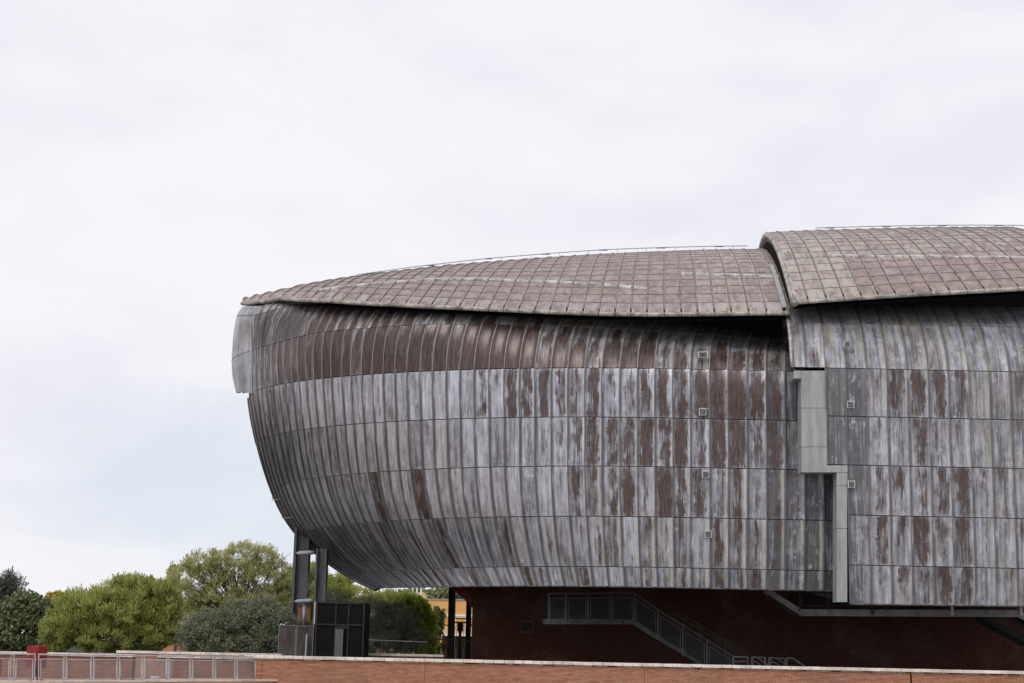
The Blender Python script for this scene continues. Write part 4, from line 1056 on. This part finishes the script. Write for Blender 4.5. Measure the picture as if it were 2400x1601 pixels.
for Yo, mt in ((YS-.05, M_STAIR), (YS+1.55, M_STEELD)):
    P0 = []
    for px, y0, y1 in posts:
        tp, bt = seg((px, y0), (px, y1), YS-.05); tp[1] = bt[1] = Yo; P0.append((tp, bt)); m = MB(); m.bar(bt, tp, .07, .07); m.build('post', mt, t_)
    for (ta_, ba_), (tb_, bb_) in zip(P0[:-1], P0[1:]):
        m = MB(); m.bar(ta_, tb_, .05); m.build('handrail', mt, t_)
        u_ = lambda s, t: (ta_*(1-s)+tb_*s)*(1-t)+(ba_*(1-s)+bb_*s)*t
        c4 = [u_(.1, .16), u_(.9, .16), u_(.9, .86), u_(.1, .86)]
        m = MB()
        for k in range(4): m.bar(c4[k], c4[(k+1) % 4], .03)
        m.build('panel_frame', mt, t_)
        m = MB(); m.add(c4, [(0, 1, 2, 3)]); m.build('mesh_panel', M_MESHS, t_)
# lower flights of railing seen just above the parapet
def railset(name, lab, Y, lines, posts_, mt):
    t_ = thing(name, lab, 'railing', (*PY(posts_[0][0], 1560, Y)[:2], 0), 'steel handrails behind the parapet')
    for ln in lines:
        q = PY([p[0] for p in ln], [p[1] for p in ln], Y); 
        m = MB(); m.tube(q, .035, 5); m.build('rail', mt, t_)
    for px, y0, y1 in posts_:
        m = MB(); m.bar(PY(px, y1, Y), PY(px, y0, Y), .06); m.build('post', mt, t_)
railset('stair_railing', 'short level handrail at the foot of the staircase above the parapet', 74.0, [[(1720, 1540), (1754, 1541)], [(1722, 1551), (1750, 1551)]], [(1719, 1539, 1600), (1752, 1540, 1600), (1761, 1540, 1600)], M_STAIR)
railset('stair_railing', 'double handrail sloping down right of the stair foot', 73.4, [[(1763, 1541), (1773, 1541), (1805, 1563)], [(1764, 1551), (1772, 1551), (1785, 1562)], [(1763, 1541), (1795, 1542)]], [(1764, 1540, 1600), (1793, 1541, 1600)], M_STAIR)
railset('stair_railing', 'second double handrail farther right behind the parapet', 73.0, [[(1803, 1542), (1818, 1543), (1850, 1564)], [(1804, 1553), (1816, 1553), (1830, 1564)], [(1803, 1542), (1838, 1544)]], [(1802, 1541, 1600), (1806, 1541, 1600), (1840, 1543, 1600)], M_STAIR)
railset('stair_railing', 'last single handrail dipping behind the parapet coping', 72.7, [[(1843, 1543), (1857, 1543), (1887, 1563)]], [(1844, 1542, 1600)], M_STAIR)
# second flight behind
railset('stair_railing', 'pair of dim parallel handrails descending behind the main staircase', 80.0, [[(1545, 1405), (1640, 1466), (1698, 1500), (1762, 1540)], [(1570, 1433), (1640, 1475), (1700, 1510), (1755, 1543)]], [(1642, 1466, 1500), (1700, 1500, 1540)], M_STAIR)

# ------------------------------------------------------------------ walkway under the right shell
YW = 77.0
def YF(px): return np.interp(px, [1795, 1880, 2150, 2400], [79.5, 79.0, 77.2, 74.5])
t_ = thing('steel_walkway', 'grey steel walkway beam with end brackets hung below the right shell', 'walkway', (22, YW+.8, 3))
path = [(1795, 1383), (1876, 1434.5), (1886, 1436), (2150, 1437), (2387, 1438), (2400, 1445), (2440, 1470)]
q = PY([p[0] for p in path], [p[1] for p in path], YF([p[0] for p in path]))
def ibeam(q, Yo, mt, hh=.27):
    for a_, b_ in zip(q[:-1], q[1:]):
        a_ = a_+np.array([0, Yo, 0]); b_ = b_+np.array([0, Yo, 0])
        m = MB(); m.bar(a_, b_, .04, hh-.04); m.build('beam_web', mt, t_)
        m = MB(); dz_ = np.array([0, 0, hh/2]); m.bar(a_+dz_, b_+dz_, .2, .035); m.bar(a_-dz_, b_-dz_, .2, .035); m.build('beam_flange', mt, t_)
ibeam(q, 0, M_WALKB, .30); ibeam(q, 1.6, M_STAIR, .30)
dk = MB()
for a_, b_ in zip(q[:-1], q[1:]):
    c4 = np.array([a_, b_, b_+np.array([0, 1.5, 0]), a_+np.array([0, 1.5, 0])])+np.array([0, .05, .02]); dk.prism(c4, (0, 0, -.04))
dk.build('deck', M_STEELD, t_)
for px in (1875, 1912, 1942, 2010, 2080, 2152, 2314, 2352):
    a_ = PY(px, 1437, YF(px)-.06); m = MB(); m.box(a_, (.05, .12, .26)); m.build('stiffener', M_WALKB, t_)
for px in (1875, 1942, 2010, 2080, 2314): 
    a_ = PY(px, 1437, YF(px)-.08); m = MB(); m.bar(a_+np.array([0, 0, .1]), a_+np.array([0, 0, 1.3]), .07); m.build('post', M_STAIR, t_)
for px0_, px1_ in ((1878, 1939), (1945, 2007), (2013, 2077), (2083, 2150), (2155, 2310)):
    a_ = PY(px0_+2, 1420, YF(px0_)); b_ = PY(px1_-2, 1420, YF(px1_)); m = MB()
    for z_ in (0, .95): m.bar(a_+np.array([0, 0, z_]), b_+np.array([0, 0, z_]), .035)
    for x_ in (a_, b_): m.bar(x_, x_+np.array([0, 0, .95]), .035)
    m.build('panel_frame', M_STAIR, t_)
    m = MB(); m.add([a_, b_, b_+np.array([0, 0, .95]), a_+np.array([0, 0, .95])], [(0, 1, 2, 3)]); m.build('mesh_panel', M_MESHS, t_)
a_ = PY(2240, 1419.5, YF(2240)); b_ = PY(2380, 1422, YF(2380)); c_ = PY(2392, 1430, YF(2392)); m = MB(); m.tube(np.stack([a_, b_, c_]), .03, 5); m.build('lower_rail', M_STEELL, t_)
M_LAMP = simple('white_bracket', (.58, .55, .50), .5, .2, 4)
for px, sz in ((2231, 1), (2393, 1), (2044, .8)):
    a_ = PY(px, 1430, YF(px)-.18); m = MB(); m.box(a_, (.13*sz, .16, .34*sz)); m.tube(np.stack([a_+np.array([-.02, 0, -.13*sz]), a_+np.array([.05, .02, -.24*sz])]), .1*sz, 8); m.build('bracket', M_LAMP if sz == 1 else M_STAIR, t_)
a_ = PY(1792, 1388, 76.2); m = MB(); m.box(a_, (.14, .14, .1)); m.bar(a_, a_+np.array([.15, 0, -.2]), .03); tag(m.build('floodlight', M_OCHRE), 'tiny rusty floodlight under the bottom edge of the shell', 'light')
# sloping stair underside at far right
a_ = PY(2310, 1450, 78.5); b_ = PY(2520, 1560, 78.5); t_ = thing('metal_staircase', 'dark stair flight running off the right edge below the walkway', 'staircase', (b_[0], 79, 0))
for Yo in (0, 1.5):
    m = MB(); m.bar(a_+np.array([0, Yo, 0]), b_+np.array([0, Yo, 0]), .08, .3); m.build('stringer', M_STEELD, t_)
for k in range(14):
    q_ = a_+(b_-a_)*(k+.5)/14; m = MB(); m.box((q_[0], 79.25, q_[2]+.1), (.3, 1.42, .03)); m.build('tread', M_STEELD, t_)

# ------------------------------------------------------------------ background buildings
D = 170.0
xa = float(PY(880, 1450, D)[0]); xb = float(PY(1230, 1450, D)[0]); zt = float(PY(1050, 1406.5, D)[2])
t_ = thing('orange_building', 'orange clad building with white window bands and orange blinds beyond the trees', 'building', ((xa+xb)/2, D+8, 0))
zl = [float(PY(1050, y, D)[2]) for y in (1441, 1467, 1487, 1510, 1525)]
m = MB(); m.box(((xa+xb)/2, D+8, (zt+zl[0])/2), (xb-xa, 16, zt-zl[0])); m.build('upper_wall', M_ORANGEW, t_)
m = MB(); m.box(((xa+xb)/2, D+8.05, zt+.06), (xb-xa+.3, 16.3, .12)); m.build('roof_edge', M_STEELL, t_)
m = MB(); m.box(((xa+xb)/2, D+8, (zl[0]-1.3)/2+.0), (xb-xa-.2, 15.9, zl[0]+1.3)); m.build('lower_wall', M_PEACH, t_)
for zz in (zl[0], zl[2]):
    m = MB(); m.box(((xa+xb)/2, D-.02, zz-.05), (xb-xa, .25, .18)); m.build('white_band', M_WHITE, t_)
for z1_, z0_ in ((zl[0]-.25, zl[1]), (zl[2]-.25, zl[3]-.3)):
    x = xa+.4; k = 0
    while x < xb-2:
        w_ = 1.15 if k % 4 else 1.5
        f_ = MB()
        for dx_ in (0, w_): f_.box((x+dx_, D+.02, (z0_+z1_)/2), (.16, .2, z1_-z0_))
        f_.box((x+w_/2, D+.02, z1_+.03), (w_+.15, .2, .12)); wf = f_.build('window', M_WHITE, t_)
        m = MB(); hb = z0_+(z1_-z0_)*(R.random()*.25)
        m.box((x+w_/2, D+.03, (hb+z1_)/2), (w_-.17, .06, z1_-hb-.06)); m.build('blind', M_BLIND, wf)
        m = MB(); m.box((x+w_/2, D+.06, (z0_+z1_)/2), (w_-.17, .04, z1_-z0_)); m.build('pane', M_GLASS, wf)
        x += w_+(.18 if k % 2 else .5); k += 1
# rooftop hut and masts
q = PY(990, 1403, D+6); m = MB(); m.prism([(q[0]-3.2, D+6, zt+.1), (q[0]+.5, D+6, zt+.1), (q[0]+.1, D+6, zt+1.0), (q[0]-3.2, D+6, zt+.9)], (0, 3, 0)); tag(m.build('roof_hut', M_PEACH), 'pale slanted hut on the roof of the orange building', 'hut')
for px, h_, lab in ((967, 2.6, 'leftmost thin mast standing on the orange building roof'), (977, 2.3, 'middle thin mast standing on the orange building roof'), (986.5, 2.2, 'rightmost thin mast standing on the orange building roof')):
    q = PY(px, 1400, D+4); m = MB(); m.tube([(q[0], D+4, zt), (q[0], D+4, zt+h_)], .09, 6); tag(m.build('mast', M_WHITE), lab, 'mast', 'masts on the orange building')
D = 190.0; xa = float(PY(385, 1450, D)[0]); xb = float(PY(585, 1450, D)[0]); zt = float(PY(520, 1427, D)[2])
t_ = thing('terracotta_building', 'terracotta building glimpsed behind the branches of the stone pine', 'building', ((xa+xb)/2, D+6, 0))
m = MB(); m.box(((xa+xb)/2, D+6, zt/2-.6), (xb-xa, 12, zt+1.2)); m.build('wall', M_TERRA, t_)
m = MB(); m.box(((xa+xb)/2, D+6, zt+.1), (xb-xa+.6, 12.6, .25)); m.build('roof', M_WHITE, t_)
for k in range(6):
    x = xa+1+k*1.6
    m = MB(); m.box((x, D-.02, zt-1.6), (.8, .1, 1.2)); w_ = m.build('window', M_WHITE, t_); m = MB(); m.box((x, D-.06, zt-1.6), (.62, .06, 1.0)); m.build('pane', M_GLASS, w_)

# ------------------------------------------------------------------ trees
LM = {
 'olive2': leaf_mat('lightened_olive_leaves', (0.12, 0.14, 0.095), (0.46, 0.5, 0.37), 0.35),  # olive leaf colour lightened to offset the shell's shade
 'pine': leaf_mat('pine_needles', (0.16, 0.19, 0.045), (0.58, 0.6, 0.19), 0.42),
 'pine2': leaf_mat('stone_pine_needles', (0.3, 0.31, 0.12), (0.68, 0.67, 0.32), 0.45),
 'pine3': leaf_mat('distant_pine_needles', (0.23, 0.27, 0.06), (0.62, 0.65, 0.21), 0.45),
 'oak': leaf_mat('oak_leaves', (0.055, 0.075, 0.03), (0.25, 0.28, 0.135), 0.28),
 'olive': leaf_mat('olive_leaves', (0.075, 0.092, 0.05), (0.33, 0.37, 0.23), 0.28),
 'bright': leaf_mat('bright_leaves', (0.2, 0.29, 0.026), (0.52, 0.6, 0.08), 0.4),
 'poplar': leaf_mat('poplar_leaves', (0.08, 0.13, 0.035), (0.26, 0.32, 0.13), 0.3),
 'yellow': leaf_mat('yellow_leaves', (0.3, 0.25, 0.03), (0.52, 0.43, 0.06), .3),
 'fir': leaf_mat('fir_needles', (0.055, 0.07, 0.055), (0.18, 0.2, 0.15), 0.15),
 'far': leaf_mat('far_leaves', (0.16, 0.18, 0.085), (0.34, 0.35, 0.18), .25)}
def foliage(name, mat, parent, centers, rads, per, size, asp=.5, needle=False, rg=None, upb=.0, lvb=None):
    centers = np.asarray(centers); n = len(centers)
    k = np.repeat(np.arange(n), per); c = centers[k]; r_ = np.asarray(rads)[k]
    d = rg.normal(size=(len(k), 3)); d /= np.linalg.norm(d, axis=1)[:, None]
    p = c+d*(r_*rg.random(len(k))**.45)[:, None]*np.array([1, 1, .8])
    lv = rg.random(n)[k]*.45+rg.random(len(k))*.45+.1
    if needle:
        ax = d*.7+np.array([0, 0, upb])+rg.normal(size=d.shape)*.35
    else: ax = rg.normal(size=d.shape)+np.array([0, 0, upb])
    ax /= np.linalg.norm(ax, axis=1)[:, None]
    sd_ = np.cross(ax, rg.normal(size=ax.shape)); sd_ /= np.linalg.norm(sd_, axis=1)[:, None]
    s = size*(.6+.8*rg.random(len(k)))[:, None]
    h = ax*s*.5; w_ = sd_*s*.5*asp
    if needle: V = np.stack([p-h-w_*.4, p-h+w_*.4, p+h+w_, p+h-w_], 1)
    else: V = np.stack([p-h, p+w_*1.0, p+h, p-w_*1.0], 1)
    return raw_quads(name, V, mat, parent, lv)
def crown_pts(blobs, D, n, rg, hollow=.45, depthf=.9):
    pts = []; B = []
    ar = np.array([b[2]*b[3] for b in blobs], float); ar /= ar.sum()
    for b, f_ in zip(blobs, ar):
        m_ = max(3, int(n*f_)); q = PY(b[0], b[1], D); rx = b[2]/F_PX*D; rz = b[3]/F_PX*D; ry_ = min(rx, 1.2*rz+.8)*depthf
        d = rg.normal(size=(m_, 3)); d /= np.linalg.norm(d, axis=1)[:, None]
        rad = (hollow+(1-hollow)*rg.random(m_)**.6)[:, None]
        pts.append(q+d*rad*np.array([rx, ry_, rz])*.92)
    return np.concatenate(pts)
def tree(name, cat, lab, mat, D, base_px, blobs, n, crad, per, size, asp=.5, needle=False, seed=1, fork=.35, nb=26, tr=.18, bark=None, upb=.3, hollow=.45, group='trees beyond the terrace walls', twig=.03):
    rg = np.random.default_rng(seed)
    B = PY(base_px, 1530, D); B[2] = -.05
    t_ = thing(name, lab, cat, tuple(B), group)
    C_ = crown_pts(blobs, D, n, rg, hollow)
    C_ = C_[C_[:, 2] > .25]
    zmin, zmax = C_[:, 2].min(), C_[:, 2].max()
    fk = np.array([B[0], B[1], zmin+(zmax-zmin)*fork])
    m = MB()
    m.tube(np.stack([B, B*.5+fk*.5+np.array([.1, .05, 0]), fk]), [tr*1.3, tr, tr*.85], 7)
    sel = C_[rg.choice(len(C_), min(nb, len(C_)), replace=False)]
    for q in sel:
        st_ = fk-np.array([0, 0, rg.random()*.25*(fk[2]-B[2])]); v = q-st_
        mid_ = st_+v*.45+np.array([0, 0, -.10*np.linalg.norm(v[:2])])+rg.normal(size=3)*.08*np.linalg.norm(v)*.6
        ts = np.linspace(0, 1, 6)[:, None]; P = (1-ts)**2*st_+2*ts*(1-ts)*mid_+ts**2*q
        m.tube(P, np.linspace(tr*.30, twig*.45, 6), 5, False)
        for _ in range(4):
            k = rg.integers(2, 5); o_ = P[k]; q2 = o_+(q-o_)*.75+rg.normal(size=3)*np.array([1, 1, .5])*.16*np.linalg.norm(v)
            m.tube(np.stack([o_, (o_+q2)/2+rg.normal(size=3)*.08, q2]), [twig*1.0, twig*.8, twig*.4], 4, False)
    m.build('trunk', bark or M_BARK, t_)
    foliage('crown', mat, t_, C_, crad*(.6+.8*rg.random(len(C_))), per, size, asp, needle, rg, upb)
    return t_
tree('conifer_tree', 'tree', 'dark spiky conifer top rising at the far left edge', LM['fir'], 125, 10, [(26, 1352, 4, 18), (10, 1380, 26, 26), (-12, 1400, 40, 34), (38, 1366, 13, 8), (34, 1393, 20, 14), (8, 1430, 44, 40)], 150, .55, 60, .5, .12, True, 2, .9, 20, .2, upb=.5)
tree('oak_tree', 'tree', 'dark green broadleaf tree behind the red box at far left', LM['oak'], 95, 40, [(62, 1428, 55, 38), (10, 1450, 52, 50), (108, 1448, 38, 40), (55, 1490, 85, 52), (-60, 1470, 60, 70), (110, 1500, 50, 35), (0, 1510, 70, 30)], 620, .48, 42, .24, .6, False, 3, .3, 16)
tree('yellow_tree', 'tree', 'small patch of yellow foliage between the oak and the bushy pine', LM['yellow'], 140, 126, [(126, 1402, 26, 12), (150, 1408, 22, 14), (126, 1440, 30, 34)], 120, .5, 40, .3, .6, False, 4)
tree('pine_tree', 'tree', 'broad bushy green pine filling the middle of the tree line', LM['pine'], 90, 285, [(285, 1425, 115, 62), (325, 1395, 80, 46), (205, 1428, 80, 52), (390, 1435, 45, 62), (135, 1482, 45, 44), (270, 1490, 150, 42), (175, 1450, 70, 55), (350, 1480, 80, 48), (300, 1368, 40, 20), (366, 1385, 36, 24)], 1000, .32, 60, .28, .16, True, 5, .25, 40, .2, upb=.85, hollow=.55)
tree('stone_pine', 'tree', 'tall open-crowned pine whose dark branches fan out against the sky', LM['pine2'], 108, 562, [(430, 1352, 40, 40), (470, 1320, 42, 32), (520, 1303, 34, 26), (575, 1290, 46, 20), (620, 1306, 36, 30), (655, 1345, 26, 48), (440, 1400, 46, 36), (640, 1395, 40, 42), (500, 1352, 44, 34), (600, 1345, 44, 32), (560, 1330, 40, 30), (685, 1380, 26, 50), (530, 1392, 70, 34), (600, 1395, 60, 34), (470, 1425, 50, 26), (560, 1420, 50, 24)], 800, .34, 40, .24, .17, True, 6, .12, 80, .15, upb=.55, hollow=.45, twig=.03)
tree('cypress_tree', 'tree', 'pointed olive-green cypress between the bushy pine and the stone pine', LM['pine'], 130, 409, [(409, 1322, 3, 14), (408, 1342, 10, 16), (406, 1372, 17, 26), (404, 1410, 22, 30)], 110, .4, 45, .3, .3, False, 7, .8, 6, .12)
tree('olive_tree', 'tree', 'wide grey-green olive tree left of the sheet enclosure', LM['olive'], 86, 570, [(480, 1476, 62, 46), (555, 1452, 66, 50), (615, 1448, 56, 56), (650, 1480, 46, 60), (520, 1505, 95, 34), (600, 1505, 70, 34), (440, 1500, 40, 34)], 760, .36, 60, .15, .3, False, 8, .25, 30, .14, M_BARKG, upb=.2)
tree('pine_tree', 'tree', 'bright green pine seen behind the two left steel columns', LM['pine3'], 112, 740, [(740, 1352, 34, 34), (700, 1352, 30, 42), (790, 1385, 50, 42), (690, 1410, 44, 50), (840, 1408, 56, 36), (900, 1412, 60, 30), (750, 1410, 60, 50), (950, 1408, 30, 22), (726, 1456, 30, 34), (760, 1470, 50, 40)], 640, .38, 55, .32, .17, True, 9, .2, 40, upb=.6)
tree('olive_tree', 'tree', 'dark grey-green olive tree between the mesh cage and the bright tree', LM['olive2'], 93, 905, [(868, 1440, 62, 42), (925, 1455, 56, 48), (850, 1492, 70, 48), (945, 1492, 52, 46), (900, 1510, 90, 32), (785, 1420, 46, 36), (800, 1460, 50, 60), (905, 1478, 40, 30), (890, 1455, 40, 30)], 860, .36, 60, .15, .3, False, 10, .25, 30, .14, M_BARKG, upb=.2)
tree('bright_tree', 'tree', 'yellow-green rounded tree in front of the orange building', LM['bright'], 108, 980, [(958, 1418, 40, 28), (985, 1440, 34, 34), (1003, 1462, 22, 30), (975, 1480, 40, 40), (995, 1510, 32, 30)], 300, .4, 45, .22, .6, False, 11, .3, 10)
tree('poplar_tree', 'tree', 'slender young poplar with loose leaves before the orange building', LM['poplar'], 115, 1022, [(1022, 1438, 7, 20), (1037, 1438, 5, 18), (1022, 1462, 15, 24), (1018, 1490, 17, 28), (1012, 1520, 24, 26), (1033, 1462, 8, 18)], 110, .28, 26, .22, .65, False, 12, .5, 14, .08)
tree('far_tree', 'tree', 'faint olive-green treetop above the orange building, right of the masts', LM['far'], 215, 1030, [(1028, 1394, 24, 13), (1042, 1391, 16, 14), (1010, 1398, 14, 12), (1024, 1430, 30, 40)], 160, .7, 36, .5, .6, False, 13)
tree('far_tree', 'tree', 'faint olive-green treetop above the orange building, behind the masts', LM['far'], 225, 972, [(968, 1395, 22, 12), (985, 1392, 18, 14), (950, 1396, 14, 10), (970, 1430, 40, 40)], 160, .7, 36, .5, .6, False, 14)
tree('dark_far_tree', 'tree', 'small dark treetop framed between the two right columns', LM['fir'], 215, 1078, [(1076, 1402, 8, 12), (1085, 1412, 12, 12)], 50, .6, 36, .45, .4, False, 15)
